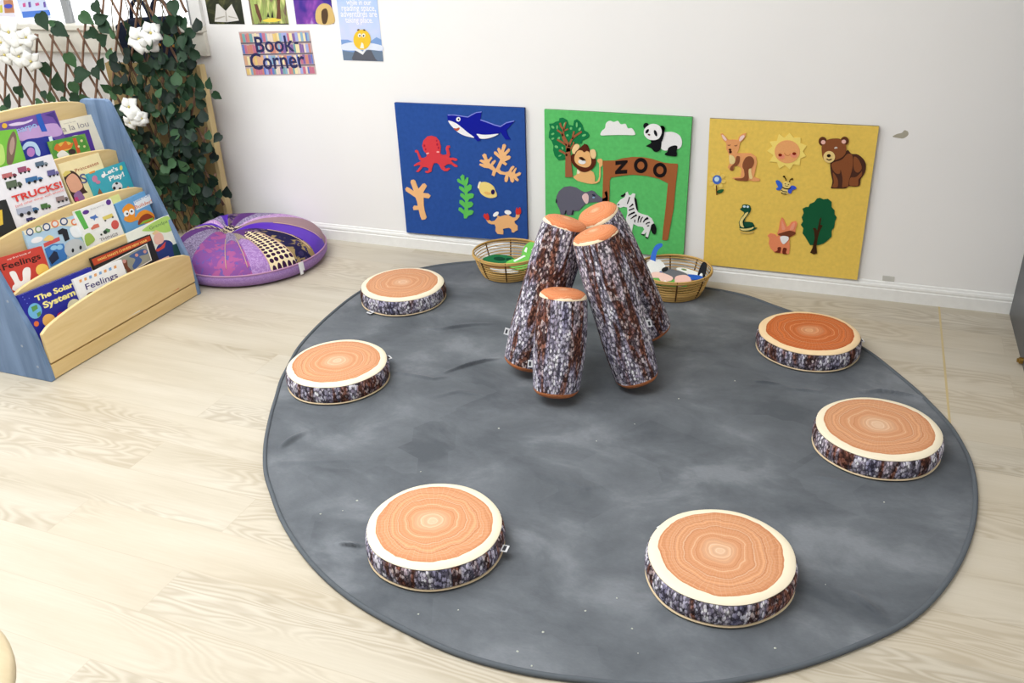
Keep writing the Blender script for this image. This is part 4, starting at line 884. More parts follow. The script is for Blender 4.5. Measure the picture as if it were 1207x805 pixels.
# third row, pocket 1
book('pale blue train book with a round faced engine', 1, 0, (27, 272.3), (99, 250), (176, 206, 228), .010,
  [('p', 'cream_band', (236, 226, 196), c4((60,420),(200,380),(330,330),(460,300),(600,330),(640,390),(560,380),(420,370),(250,420),(80,460)), 0), ('p', 'red_title', (206, 84, 84), c4((250,540),(400,475),(410,510),(260,575)), 0), ('p', 'white_plate', (240, 238, 240), E1(c4, 190,505,58,28,-.3)), ('p', 'sand_hill', (232, 206, 130), c4((250,510),(300,460),(350,480),(330,510)), 1),
   ('p', 'porthole', (70, 90, 130), [E1(c4, 122,430,36,36), E1(c4, 280,382,38,38), E1(c4, 445,330,38,38)]), ('p', 'porthole', (120, 150, 90), [E1(c4, 204,404,34,34), E1(c4, 610,384,30,34)]), ('p', 'porthole', (226, 130, 84), [E1(c4, 360,352,36,36), E1(c4, 545,335,32,32)]), ('p', 'porthole_pane', (230, 226, 226), [E1(c4, 122,430,24), E1(c4, 204,404,22), E1(c4, 280,382,25), E1(c4, 360,352,23), E1(c4, 445,330,25), E1(c4, 545,335,19)]),
   ('p', 'boiler', (60, 120, 190), c4((260,590),(340,545),(440,540),(480,640),(470,690),(320,760)), 0), ('p', 'boiler_shine', (150, 200, 236), [E1(c4, 350,580,34,22,-.3), E1(c4, 405,575,30,24,-.3)]), ('p', 'boiler_dark', (34, 44, 70), c4((300,680),(350,610),(380,620),(400,680),(330,740)), 0), ('p', 'funnel', (36, 38, 46), c4((385,420),(430,393),(475,405),(500,500),(455,520),(430,450),(395,455)), 0), ('p', 'steam', (236, 240, 244), c4((500,400),(560,370),(640,420),(620,470),(540,480)), 1),
   ('p', 'engine_front', (196, 200, 204), E1(c4, 555,590,105,95)), ('p', 'dark_dot', (30, 32, 38), [E1(c4, 530,605,12,20), E1(c4, 603,578,12,20)]), ('p', 'tank_side', (150, 190, 90), c4((610,480),(680,440),(730,520),(700,560),(660,580)), 0)])
book('white book reading THINGS with small coloured pictures', 1, 1, (87.7, 249.2), (130.6, 233.6), (242, 242, 240), .012,
  [('p', 'green_spine_band', (96, 180, 84), c4((545,238),(598,222),(680,390),(640,410))), ('p', 'purple_badge', (92, 54, 140), [E1(c4, 653,242,32,20,-.3), E1(c4, 868,148,24,27)]), ('p', 'aeroplane', (80, 120, 190), c4((690,290),(730,275),(745,262),(755,280),(775,290),(745,300),(735,325),(722,305),(700,305))), ('p', 'bus', (226, 208, 110), c4((808,290),(900,252),(918,285),(825,318))), ('p', 'wheel', (60, 60, 60), [E1(c4, 838,322,9), E1(c4, 908,290,9)]),
   ('p', 'car', (216, 120, 100), c4((700,395),(730,360),(770,350),(785,380),(710,410))), ('p', 'ball', (210, 90, 84), E1(c4, 930,360,36,44)), ('p', 'tractor', (90, 140, 90), c4((815,425),(850,395),(885,405),(880,430),(830,445))), ('p', 'wheel', (50, 60, 56), [E1(c4, 838,432,18), E1(c4, 800,455,10)]), ('t', 'THINGS', (120, 118, 126), *c4((792,520),(960,458)), 1.1, .0), ('t', 'first words', (176, 176, 186), *c4((700,222),(830,178)), 1., 0.), ('p', 'green_animal', (160, 190, 90), c4((640,470),(690,440),(740,500),(700,545),(660,560)), 1)])
book('thin pale green book edge behind the THINGS book', 1, 0, (128, 233), (140, 228.5), (222, 226, 150), .006)
book('blue book with an orange big eyed creature, right end of third row', 1, 1, (135.5, 240.8), (170, 225), (104, 164, 214), .013,
  [('p', 'title_band', (232, 236, 242), c5((385,185),(510,125),(545,190),(410,255))), ('t', 'peek POP', (120, 160, 206), *c5((395,195),(512,140)), 1.2, .01), ('t', 'Builder!', (214, 120, 80), *c5((400,245),(535,190)), 1.1, .01), ('p', 'creature', (236, 150, 44), c5((300,240),(345,200),(390,225),(395,280),(400,310),(430,270),(480,250),(540,280),(550,320),(520,350),(430,360),(420,330),(360,350),(310,330),(320,290),(300,270)), 1), ('p', 'creature_mouth', (150, 60, 30), c5((425,370),(440,310),(490,280),(535,300),(540,325)), 1), ('p', 'creature_food', (150, 190, 60), c5((430,370),(460,340),(540,310),(540,330)), 0),
   ('p', 'eye_white', (246, 246, 246), [E1(c5, 328,280,21,24), E1(c5, 370,265,21,24)]), ('p', 'pupil', (40, 36, 40), [E1(c5, 335,281,8,9), E1(c5, 370,262,8,9)])])
book('red book reading Feelings with white rabbit ears, left end of third row', 1, 2, (-3, 304.8), (49.2, 289.9), (200, 66, 56), .012,
  [('t', 'Feelings', (48, 26, 24), *c6((28,260),(325,165)), 1.1, .015), ('t', 'my first book of', (240, 220, 214), *c6((60,180),(245,120)), 1.0, .01), ('p', 'rabbit', (242, 238, 236), c6((75,285),(95,265),(125,275),(155,340),(180,335),(178,270),(200,238),(235,240),(243,280),(240,335),(260,360),(240,420),(110,420),(100,385),(115,360)), 1), ('p', 'yellow_star', (240, 200, 96), E1(c6, 335,255,52,48))])
book('white and green book with a man in a blue jacket, right end of front row', 0, 0, (148.5, 275.6), (198.4, 253.0), (236, 238, 226), .010,
  [('p', 'green_tree', (176, 214, 110), c5((455,410),(540,350),(650,300),(690,350),(700,400),(640,430),(560,420),(480,420)), 1), ('t', 'Grandpa', (90, 130, 80), *c5((515,410),(655,350)), 1.1, 0.), ('p', 'jacket', (34, 54, 120), c5((555,590),(580,530),(630,490),(690,510),(715,600),(700,640),(560,640)), 1), ('p', 'head', (232, 184, 168), c5((545,470),(570,430),(610,440),(625,490),(600,520),(560,520)), 1), ('p', 'scarf', (206, 70, 60), c5((545,575),(600,545),(640,500),(630,550),(580,580)), 0), ('p', 'hat', (230, 200, 150), c5((530,440),(560,410),(590,420),(550,450)), 0), ('p', 'bench', (30, 70, 70), c5((690,530),(740,510),(765,620),(710,630)), 0)])
# front row, pocket 0
book('large blue book reading The Solar System, left end of front row', 0, 1, (21.5, 348.6), (107, 314.4), (36, 40, 150), .014,
  [('t', 'The Solar', (246, 234, 150), *c6((285,505),(585,385)), 1.15, .035), ('t', 'System', (246, 234, 150), *c6((350,560),(600,450)), 1.1, .035), ('p', 'earth', (110, 176, 220), E1(c6, 276,580,55,62)), ('p', 'earth_land', (90, 150, 80), [c6((245,550),(290,530),(300,560),(260,590)), c6((290,600),(320,580),(325,610),(300,630))]), ('p', 'planet', (236, 184, 100), E1(c6, 388,655,52,52)), ('p', 'planet', (196, 60, 76), E1(c6, 490,620,38,32)), ('p', 'planet', (228, 222, 190), E1(c6, 590,545,56,60)), ('p', 'planet', (220, 110, 60), E1(c6, 288,682,20,22)), ('p', 'stars', (120, 130, 220), [E1(c6, 195,490,5), E1(c6, 215,520,4), E1(c6, 230,480,4), E1(c6, 180,470,4)])])
book('black bordered book with red band FANG FANG\'S CHINESE NEW YEAR', 0, 1, (107.6, 304.4), (177, 276.2), (34, 30, 32), .013,
  [('p', 'red_band', (188, 70, 40), c8((110,222),(535,48),(545,82),(130,268))), ('t', "FANG FANG'S CHINESE NEW YEAR", (246, 206, 110), *c8((160,235),(518,88)), 1.35, .02), ('p', 'picture_border', (236, 232, 226), c8((150,290),(515,105),(552,228),(250,400))), ('p', 'picture', (150, 150, 136), c8((160,295),(508,115),(545,225),(250,395))), ('p', 'picture_blue', (70, 96, 150), c8((395,190),(470,150),(510,150),(520,180),(460,200),(480,230),(430,290),(410,270),(430,220),(390,205)), 1), ('p', 'picture_figure', (120, 70, 50), c8((335,240),(370,225),(375,270),(410,310),(380,330),(360,290),(340,300)), 0), ('p', 'picture_pink', (206, 150, 140), [E1(c8, 350,235,14), E1(c8, 440,190,12), E1(c8, 500,165,12), E1(c8, 415,310,12)])])
book('white book reading Feelings, between the blue and black bordered books', 0, 2, (86.5, 329.5), (143, 305.6), (242, 242, 244), .011,
  [('t', 'Feelings', (74, 66, 120), *c8((75,445),(305,352)), 1.15, .01), ('p', 'colour_letters', (232, 170, 110), [c8((20+36*i, 372-14.5*i), (38+36*i, 365-14.5*i), (42+36*i, 385-14.5*i), (24+36*i, 392-14.5*i)) for i in (0, 1, 3, 5, 7)]), ('p', 'colour_letters', (130, 170, 216), [c8((20+36*i, 372-14.5*i), (38+36*i, 365-14.5*i), (42+36*i, 385-14.5*i), (24+36*i, 392-14.5*i)) for i in (2, 4, 6)]), ('p', 'child_hair', (96, 62, 46), E1(c8, 118,492,44,36)), ('p', 'child_hair', (40, 32, 34), E1(c8, 215,435,34,24)), ('p', 'child_hair', (190, 130, 80), E1(c8, 305,388,26,16))])
book('thin red book lying low in front row before the man in blue', 0, 2, (162.5, 317.6), (199, 302.8), (206, 96, 80), .010, [('p', 'pale_edge', (242, 196, 184), c8((455,290),(672,195),(680,205),(460,302)))])

# ------------------------------------------------------------------ papers and posters on the wall
PW = WALL(.0105)
def paper(name, label, corners, mat, cat='poster', grp=None, rect=True, th=.0008):
    t = [PW.at(*c) for c in corners]
    e = empty(name, sum(t, Vector())/4, label, cat, grp)
    mb = MB(); mb.prism(t, (0, th, 0)); o = mb.build('sheet', mat, e); return e
def up(p, z):   # straight up the wall from a pixel to height z, as a pixel
    v = PW.at(*p); v.z = z; return topx(v)
def print_mat(name, stops, scale, dist=1., det=3, stretch=(1, 1, 1)):
    m = NT(name, .35, .4); c = m.ramp(m.noise(m.coord(scale=stretch), scale, det, .6, dist), stops); m.col(c); return m.m
TOPZ = 1.25
GP = 'fantasy pictures above the book corner sign'
bl_, br_ = (246.8, 28.3), (288.5, 28.6)
e = paper('picture_print', 'dark print of an open white book, leftmost of three pictures', [up(bl_, TOPZ), up(br_, TOPZ), br_, bl_], print_mat('dark forest print', [(.3, (18, 20, 20)), (.55, (44, 48, 30)), (.75, (110, 110, 66))], 9), 'picture', GP)
cp = C(240, 0, 150/1207)
cut('open_book', PW, [cp((105,205),(120,40),(140,38),(210,105),(265,38),(330,180),(335,195),(225,210),(160,208))], .0003, .0003, ink((222, 218, 212)), e)
cut('page_shade', PW, [cp((205,110),(215,105),(225,205),(212,205)), cp((112,170),(200,150),(204,158),(112,190)), cp((235,150),(320,170),(322,178),(236,162))], .0007, .0002, ink((178, 172, 160)), e)
bl_, br_ = (297.3, 29), (340.3, 28.8)
e = paper('picture_print', 'print of a glowing forest in green and purple, middle of three pictures', [up(bl_, TOPZ), up(br_, TOPZ), br_, bl_], print_mat('forest print', [(.25, (60, 52, 66)), (.42, (120, 96, 80)), (.55, (150, 170, 90)), (.7, (226, 220, 150)), (.85, (120, 80, 150))], 7, 1.5, 3, (3, 1, .8)), 'picture', GP)
cut('glowing_floor', PW, [spline(cp((560,195),(620,175),(690,172),(735,190),(680,208),(600,208)), 4)], .0003, .0003, ink((236, 208, 80)), e)
cut('tree_trunk', PW, [cp((690,-40),(730,-40),(725,60),(735,180),(690,180),(700,60)), cp((480,40),(510,40),(555,180),(540,220),(500,120))], .0003, .0003, ink((104, 66, 48)), e)
cut('dark_tree', PW, [cp((600,160),(612,110),(624,165)), cp((640,165),(652,100),(664,168)), cp((540,222),(806,222),(806,232),(470,232))], .0006, .0002, ink((40, 44, 30)), e)
bl_, br_ = (349.5, 28.6), (393.6, 28.2)
e = paper('picture_print', 'print of a golden figure against violet night sky, rightmost of three pictures', [up(bl_, TOPZ), up(br_, TOPZ), br_, bl_], print_mat('violet sky print', [(.3, (24, 22, 84)), (.5, (60, 40, 140)), (.65, (140, 70, 170)), (.8, (214, 196, 236))], 6), 'picture', GP)
ct = C(200, 0, 270/1207)
cut('golden_figure', PW, [spline(ct((770,60),(800,20),(840,25),(860,60),(866,122),(780,124)), 4)], .0003, .0003, ink((216, 184, 116)), e)
cut('figure_shadow', PW, [spline(ct((800,60),(825,45),(835,80),(825,122),(805,120)), 4)], .0007, .0002, ink((84, 62, 40)), e)
# 'Book Corner' sign: a shelf of coloured spines behind navy letters
sc = [(281.2, 37.6), (364.5, 36), (373, 87.5), (291, 89.4)]
e = paper('book_corner_sign', 'Book Corner sign printed with shelves of colourful book spines', sc, ink((196, 170, 168)), 'sign')
def insign(u, v):
    a = (sc[0][0]+(sc[1][0]-sc[0][0])*u, sc[0][1]+(sc[1][1]-sc[0][1])*u); b = (sc[3][0]+(sc[2][0]-sc[3][0])*u, sc[3][1]+(sc[2][1]-sc[3][1])*u)
    return (a[0]+(b[0]-a[0])*v, a[1]+(b[1]-a[1])*v)
rs = random.Random(3)
pal = [(200, 116, 140), (104, 128, 200), (232, 200, 124), (226, 176, 140), (140, 178, 204), (136, 104, 164), (230, 214, 196), (120, 170, 172), (208, 136, 120), (164, 172, 222), (240, 226, 176)]
spines = {i: [] for i in range(len(pal))}
for row, (v0, v1) in enumerate(((.03, .24), (.29, .50), (.54, .76), (.81, .98))):
    u = .01
    while u < .97:
        w = rs.uniform(.022, .045); i = rs.randrange(len(pal)); t = v0+(rs.uniform(0, .03))
        spines[i].append([insign(u, t), insign(min(.99, u+w*.93), t), insign(min(.99, u+w*.93), v1), insign(u, v1)]); u += w
mb = MB(); mats = []
for i, q in spines.items():
    mats.append(ink(pal[i]))
    for s in q: slab(mb, PW, s, .0003, .0002, i)
o = mb.build('printed_spines', mats, e)
cut('shelf_lines', PW, [[insign(0, v), insign(1, v), insign(1, v+.022), insign(0, v+.022)] for v in (.25, .51, .775)], .0006, .0002, ink((70, 74, 96)), e)
lettering('lettering', 'Book', PW, (302.5, 61.5), (347.5, 60), ink((44, 46, 92)), e, 1.0, .016, .0010, .0003)
lettering('lettering', '-', PW, (347.5, 55), (352, 55), ink((44, 46, 92)), e, 1, .02, .0010, .0003)
lettering('lettering', 'Corner', PW, (297, 82), (360.5, 79.2), ink((44, 46, 92)), e, 1.05, .016, .0010, .0003)
# reading poster with a yellow smiling face
bl_, br_ = (404.9, 71.0), (451.7, 72.4)
pm = NT('sky blue poster print', .35, .4)
e = paper('reading_poster', 'pale blue reading poster with yellow face over an open book', [up(bl_, TOPZ), up(br_, TOPZ), br_, bl_], print_mat('cloudy sky print', [(.3, (168, 196, 236)), (.55, (192, 206, 240)), (.75, (216, 210, 242))], 5, .5), 'poster')
cq = C(390, 0, 80/805)
cut('cloud_sea', PW, [cq((118,470),(200,470),(260,495),(470,490),(540,440),(598,470),(620,728),(150,712))], .0003, .0002, ink((126, 160, 212)), e)
cut('mist', PW, [spline(cq((130,530),(250,500),(400,500),(600,540),(608,600),(450,590),(300,600),(140,590)), 4)], .0006, .0002, ink((224, 230, 244)), e)
cut('dark_water', PW, [cq((140,600),(260,620),(460,590),(612,610),(620,728),(150,712))], .0009, .0002, ink((110, 128, 150)), e)
cut('open_book', PW, [cq((250,690),(285,600),(380,640),(440,590),(480,600),(530,700),(560,722),(260,716))], .0012, .0002, ink((92, 94, 104)), e)
cut('open_book_page', PW, [cq((280,590),(380,650),(420,590),(400,580),(380,610),(300,580))], .0015, .0002, ink((236, 236, 238)), e)
cut('yellow_face', PW, [ell(*cq((370, 470))[0], 10.2, 11.8, 0, 32)], .0018, .0004, ink((240, 196, 52)), e)
cut('eye_white', PW, [ell(*cq((340, 420))[0], 2.0, 2.4), ell(*cq((388, 420))[0], 2.0, 2.4)], .0023, .0002, ink((244, 240, 226)), e)
cut('pupil', PW, [ell(*cq((342, 424))[0], .9, 1.1), ell(*cq((388, 424))[0], .9, 1.1)], .0026, .0002, ink((70, 54, 40)), e)
cut('eyebrow', PW, [ell(*cq((325, 354))[0], 1.5, .9, -.3), ell(*cq((396, 356))[0], 1.5, .9, .3)], .0026, .0002, ink((96, 66, 40)), e)
cut('hand', PW, [cq((345,570),(365,500),(385,520),(395,575))], .0023, .0002, ink((250, 240, 222)), e)
for s, y, x0, x1 in (('while in our', 55, 185, 480), ('reading space,', 128, 130, 535), ('adventures are', 198, 120, 550), ('taking place.', 268, 175, 500)):
    lettering('lettering', s, PW, cq((x0, y))[0], cq((x1, y+4))[0], ink((246, 244, 252)), e, 1.25, .012, .0004, .0002)
# drawings taped inside the window
PG = WALL(.032)
def wpaper(label, corners, col):
    t = [PG.at(*c) for c in corners]; e = empty('window_drawing', sum(t, Vector())/4, label, 'drawing', 'papers on the window'); mb = MB(); mb.prism(t, (0, .0008, 0)); mb.build('sheet', ink(col), e); return e
def upg(p, z): v = PG.at(*p); v.z = z; return topx(v)
k = C(0, 0, 130/805)
e = wpaper('white paper with coloured squares in the window, far left', [upg((-14, 19), 1.3), upg((19, 20), 1.3), (19, 20.5), (-14, 19)], (226, 222, 234))
cut('orange_block', PG, [k((25,0),(95,0),(108,92),(35,95))], .0004, .0003, ink((190, 132, 96)), e); cut('yellow_block', PG, [k((0,40),(15,35),(20,90),(0,95))], .0004, .0003, ink((206, 200, 70)), e); cut('blue_dot', PG, [ell(*k((60, 45))[0], 5, 2.6)], .0008, .0003, ink((70, 80, 190)), e)
e = wpaper('blue and white paper with small pink figures in the window', [upg((22.5, 21), 1.3), upg((55, 20), 1.3), (60.5, 21.5), (26.5, 21.5)], (206, 216, 240))
cut('blue_band', PG, [k((160,85),(360,72),(372,108),(345,115),(215,125),(170,130))], .0004, .0003, ink((84, 128, 214)), e); cut('pink_figure', PG, [k((165,25),(185,20),(188,50),(168,52)), k((255,25),(282,18),(288,38),(262,44))], .0004, .0003, ink((206, 90, 150)), e); cut('violet_figure', PG, [k((205,15),(222,12),(228,52),(210,54)), k((315,15),(330,12),(336,52),(320,54))], .0004, .0003, ink((110, 90, 170)), e)

# ------------------------------------------------------------------ patchwork floor cushion
def pat_polka():
    m = NT('cream cloth with dark discs', .8, .1)
    co = m.coord(scale=(1, 1, 0), rot=(0, 0, .5)); vo = m.n('ShaderNodeTexVoronoi'); vo.inputs['Scale'].default_value = 42; vo.inputs['Randomness'].default_value = .12
    m.l(co, vo.inputs['Vector']); m.col(m.mix(m.math('LESS_THAN', vo.outputs['Distance'], .40), (226, 208, 170), (52, 26, 58))); return m.m
def pat_floral(a, b, c2, sc=14):
    m = NT('floral cloth', .8, .1); co = m.coord(); n = m.noise(co, sc, 3, .5, 1.2); n2 = m.noise(co, sc*2.3, 2)
    c = m.ramp(n, [(.50, a), (.54, b)]); c = m.mix(m.math('GREATER_THAN', n2, .60), c, c2); m.col(c); return m.m
def pat_stripe():
    m = NT('striped cloth', .8, .1); w = m.n('ShaderNodeTexWave'); w.inputs['Scale'].default_value = 26; m.l(m.coord(rot=(0, 0, 1.1)), w.inputs['Vector'])
    m.col(m.ramp(w.outputs['Fac'], [(.4, (58, 44, 70)), (.6, (206, 190, 160))])); return m.m
def pat_damask(a, b, sc=34):
    m = NT('damask cloth', .75, .15); n = m.noise(m.coord(), sc, 2, .5, 2.5); m.col(m.ramp(n, [(.42, a), (.52, b), (.6, a)])); return m.m
violet = plain('violet satin', (88, 42, 176), .5, .3); plum = plain('plum cloth', (96, 56, 120), .7, .15); taupe = plain('taupe cloth', (156, 126, 132), .7, .15)
PM = [violet, pat_floral((34, 30, 66), (150, 128, 88), (52, 44, 84), 13), pat_polka(), pat_damask((150, 112, 172), (182, 150, 200)), pat_floral((132, 80, 148), (164, 88, 142), (110, 88, 160), 18),
      pat_stripe(), plum, pat_damask((172, 128, 186), (206, 176, 206), 26), taupe, pat_floral((58, 40, 84), (120, 100, 110), (90, 60, 120), 18), pat_damask((160, 146, 176), (90, 76, 110), 40)]
PC = Vector((-2.545, -.352, 0)); PR = .338
tuft = Vector((-.165, .062, 0))
pz = FLOOR(.062)
def pang(px, py):
    q = pz.at(px, py)-PC-tuft; return math.atan2(q.y, q.x) % (2*PI)
bd = [pang(*p) for p in ((390, 289), (377, 302), (357, 314), (329, 326), (304, 337), (268, 341))]   # taupe|violet|navy|polka|lilac|magenta boundaries going clockwise
def patch(a, s):
    a %= 2*PI
    d = lambda x: (x-a) % (2*PI)
    # clockwise from the taupe / violet edge
    t = (bd[0]-a) % (2*PI)
    edges = [(bd[0]-b) % (2*PI) for b in bd]
    for i, (mi, s0, inner) in enumerate(((0, .12, 0), (1, .42, 9), (2, .36, 6), (3, .47, 5), (4, .52, 10))):
        if t < edges[i+1]:
            fr = (t-edges[i])/(edges[i+1]-edges[i]); return mi if s > s0+.10*(2*fr-1)**2 else inner
    if s < .16: return 5
    rest = [4, 10, 6, 5, 0, 7, 10, 0, 9, 6, 10, 7, 8]
    k = (t-edges[5])/(2*PI-edges[5]); return rest[min(len(rest)-1, int(k*len(rest)))]
NA, NS = 240, 40
vs = []; fs = []; fm = []
HP = .150
def prof_top(s):
    if s < .5: return .088+(HP-.088)*math.sin(PI/2*min(1, s/.45))**.8
    x = (s-.5)/.5; return .062+(HP-.062)*math.sqrt(max(0, 1-x**2.6))
for i in range(NS+1):
    s = max(i/NS, .004)
    for k in range(NA):
        a = 2*PI*k/NA
        # where the ray from the tuft meets the round rim
        dx, dy = math.cos(a), math.sin(a); b = tuft.x*dx+tuft.y*dy; c = tuft.x**2+tuft.y**2-PR**2; Rr = -b+math.sqrt(b*b-c)
        p = PC+tuft+Vector((dx, dy, 0))*(Rr*s)
        z = prof_top(s)+.006*math.sin(a*13)*math.sin(PI*min(1, s*1.3))*(1-s*.6)+.006*math.sin(3*a+1)*s*(1-s)*4
        vs.append((p.x, p.y, z))
for i in range(NS):
    for k in range(NA):
        fs.append((i*NA+k, i*NA+(k+1) % NA, (i+1)*NA+(k+1) % NA, (i+1)*NA+k)); fm.append(patch(2*PI*(k+.5)/NA, (i+.5)/NS))
pouf = empty('floor_cushion', (PC.x, PC.y, 0), 'purple patchwork round floor cushion between bookshelf and white wall', 'cushion')
o = mesh('patchwork_cover', vs, fs, PM, pouf, True)
for p, i in zip(o.data.polygons, fm): p.material_index = i
mb = MB(); n = NA; rows = []
for z, kk in ((.0625, 1.0), (.05, 1.012), (.03, 1.006), (.012, .97), (.002, .90), (.001, .5)):
    rows.append([(PC.x+PR*kk*math.cos(2*PI*k/n), PC.y+PR*kk*math.sin(2*PI*k/n), z) for k in range(n)])
v = [q for r in rows for q in r]; f = [(i*n+k, i*n+(k+1) % n, (i+1)*n+(k+1) % n, (i+1)*n+k) for i in range(len(rows)-1) for k in range(n)]+[tuple((len(rows)-1)*n+k for k in range(n))]
mb.add(v, f); mb.build('side_band', pat_damask((150, 116, 176), (168, 136, 190), 60), pouf, True)
mb = MB(); mb.tube([(PC.x+PR*1.004*math.cos(2*PI*k/90), PC.y+PR*1.004*math.sin(2*PI*k/90), .063) for k in range(90)], .0035, 6, True); mb.build('piping', plain('pink piping', (186, 140, 176), .7), pouf, True)
mb = MB()                                        # thin cords sewn over the patch seams
for b in bd:
    pts = []
    for i in range(20, NS, 1):
        k = int(b/(2*PI)*NA) % NA; pts.append(Vector(vs[i*NA+k])+Vector((0, 0, .002)))
    mb.tube(pts, .002, 5)
mb.build('seam_cord', plain('tan cord', (206, 170, 150), .7), pouf, True)
me = lathe_mesh('tuft_button', [(.0005, .014), (.018, .011), (.026, .003), (.024, -.004)], 24); o = link_mesh('tuft_button', me, plain('cream tuft', (206, 182, 172), .8), pouf); o.location = tuft+Vector((0, 0, .088))
q = FLOOR(.055).at(368, 316); d = (q-PC); d.z = 0; d.normalize(); sd = Vector((-d.y, d.x, 0)); q = PC+d*(PR*1.01)+Vector((0, 0, .066))
mb = MB(); mb.prism([q+sd*.014, q-sd*.014, q-sd*.012+d*.006-Vector((0, 0, .038)), q+sd*.012+d*.006-Vector((0, 0, .038))], d*.001); mb.prism([q+sd*.006+d*.001, q-sd*.014+d*.001, q-sd*.018+d*.012-Vector((0, 0, .05)), q-sd*.002+d*.012-Vector((0, 0, .05))], d*.001); mb.build('care_label', M['tag'], pouf)

# ------------------------------------------------------------------ board, trellis with ivy, flowers, bag
by0 = -.088
xr = WALL(by0).at(246, 130).x; zt = WALL(by0).at(236, 78).z
bd_e = empty('backing_panel', ((xr-.5), by0, 0), 'tan wooden panel standing behind the ivy, against white wall', 'panel')
mb = MB(); mb.box((-3.43, by0, 0), (xr-.022, by0+.03, zt)); bevel(mb.build('panel_board', M['tan_board'], bd_e), .002)
mb = MB(); mb.box((xr-.0215, by0-.006, 0), (xr, by0+.034, zt+.004)); bevel(mb.build('edge_strip', M['edge_board'], bd_e), .003)
# dark bag standing on the panel in front of the window
bp = WALL(-.062)
bag = empty('bag', tuple(bp.at(172, 95)), 'dark navy bag with two loop handles behind the ivy trellis', 'bag')
mb = MB(); zb = zt+.003
q = [bp.at(*p) for p in ((136, 30), (150, 22), (190, 20), (203, 26))]
pts = [Vector((q[0].x, -.062, zb)), Vector((q[0].x-.01, -.062, q[0].z)), q[1], q[2], q[3], Vector((q[3].x+.015, -.062, zb))]
mb.prism(pts, (0, .05, 0)); bevel(mb.build('bag_body', M['navy_bag'], bag), .012, 3)
for x0, x1 in ((152, 174), (176, 199)):
    a, b = bp.at(x0, 26), bp.at(x1, 24); mb = MB(); c = (a+b)/2; r = (b-a).length/2
    mb.tube([c+Vector((-r*math.cos(PI*i/14), .02, r*1.9*math.sin(PI*i/14)-.015)) for i in range(15)], .009, 8); mb.build('handle', M['navy_bag'], bag, True)
mb = MB()
for p in ((131, 58, 1.2), (133, 70, 1.6), (128, 74, 1.3), (188, 53, 1.5), (200, 50, 1.4), (205, 54, 1.2)): slab(mb, bp, ell(p[0], p[1], p[2]*1.3, p[2]*1.3, 0, 12), .001, .002)
mb.build('yellow_spots', plain('amber print', (214, 150, 60), .6), bag)
# trellis
TY = -.150
tr = empty('ivy_trellis', (-3.2, TY, 0), 'brown willow trellis woven with dark green ivy leaves', 'trellis')
TX0, TX1 = -4.35, WALL(TY).at(238, 120).x
def ttop(x): return .955 if x < -3.55 else min(1.24, .955+(x+3.55)*.62)
LEAN = math.tan(math.radians(24)); rt = random.Random(11)
def rod(x0, sgn, y):
    # a rod from the ground, leaning; clipped to the trellis' outline
    pts = []
    z = .012
    lo = hi = None
    for i in range(131):
        z = .012+i*.0095; x = x0+sgn*LEAN*z
        if TX0 < x < TX1 and z < ttop(x):
            lo = (x, z) if lo is None else lo; hi = (x, z)
    if lo is None or hi[1]-lo[1] < .12: return
    path = []
    for i in range(9):
        t = i/8; path.append((lo[0]+(hi[0]-lo[0])*t+rt.uniform(-.003, .003), y+rt.uniform(-.0015, .0015), lo[1]+(hi[1]-lo[1])*t))
    mb = MB(); mb.tube(path, lambda s: .0065-.0012*s, 7); mb.build('slat', M['willow'], tr, True)
x = TX0-.6
while x < TX1+.6:
    rod(x, 1, TY); rod(x+.03, -1, TY+.015); x += .098
def leafmesh(mb, c, s, nrm, roll, mi):
    n = Vector(nrm).normalized(); u = n.cross(Vector((0, 0, 1))); u = u.normalized() if u.length > .01 else Vector((1, 0, 0)); w = n.cross(u)
    e1 = u*math.cos(roll)+w*math.sin(roll); e2 = n.cross(e1)
    half = [(0, -.50), (.20, -.56), (.40, -.40), (.46, -.12), (.40, .08), (.30, .18), (.20, .34), (0, .62)]
    out = []
    for x, y in half: out.append((x, y, .10*abs(x)*2-.10*y*y))
    for x, y in half[-2:0:-1]: out.append((-x, y, .10*abs(x)*2-.10*y*y))
    V = [Vector(c)+(e1*x+e2*y+n*z)*s for x, y, z in out]
    mid = [Vector(c)+(e2*y-n*(.06+.1*y*y))*s for y in (-.4, -.1, .2, .5)]
    k = len(V)
    F = []
    L = list(range(0, 8)); Rr = [0]+list(range(13, 7, -1))+[7]
    for side in (L, Rr):
        a = side
        F += [(a[0], a[1], k), (a[1], a[2], k), (a[2], a[3], k+1), (a[2], k+1, k), (a[3], a[4], k+1), (a[4], a[5], k+2), (a[4], k+2, k+1), (a[5], a[6], k+2), (a[6], k+3, k+2), (a[6], a[7], k+3)]
    mb.add(V+mid, F, mi)
def mat_leaf(name, a, b):
    m = NT(name, .5, .2); oi = m.n('ShaderNodeNewGeometry'); c = m.mix(m.noise(m.coord(), 14, 2), a, b); c = m.mix(m.math('MULTIPLY', oi.outputs['Random Per Island'], .5), c, tuple(int(v*.55) for v in a)); m.col(c); return m.m
LM = [mat_leaf('ivy leaf', (26, 50, 34), (42, 70, 46)), mat_leaf('ivy leaf light', (50, 84, 52), (74, 108, 72)), mat_leaf('ivy leaf dark', (16, 32, 26), (24, 44, 32))]
mb = MB(); rl = random.Random(5)
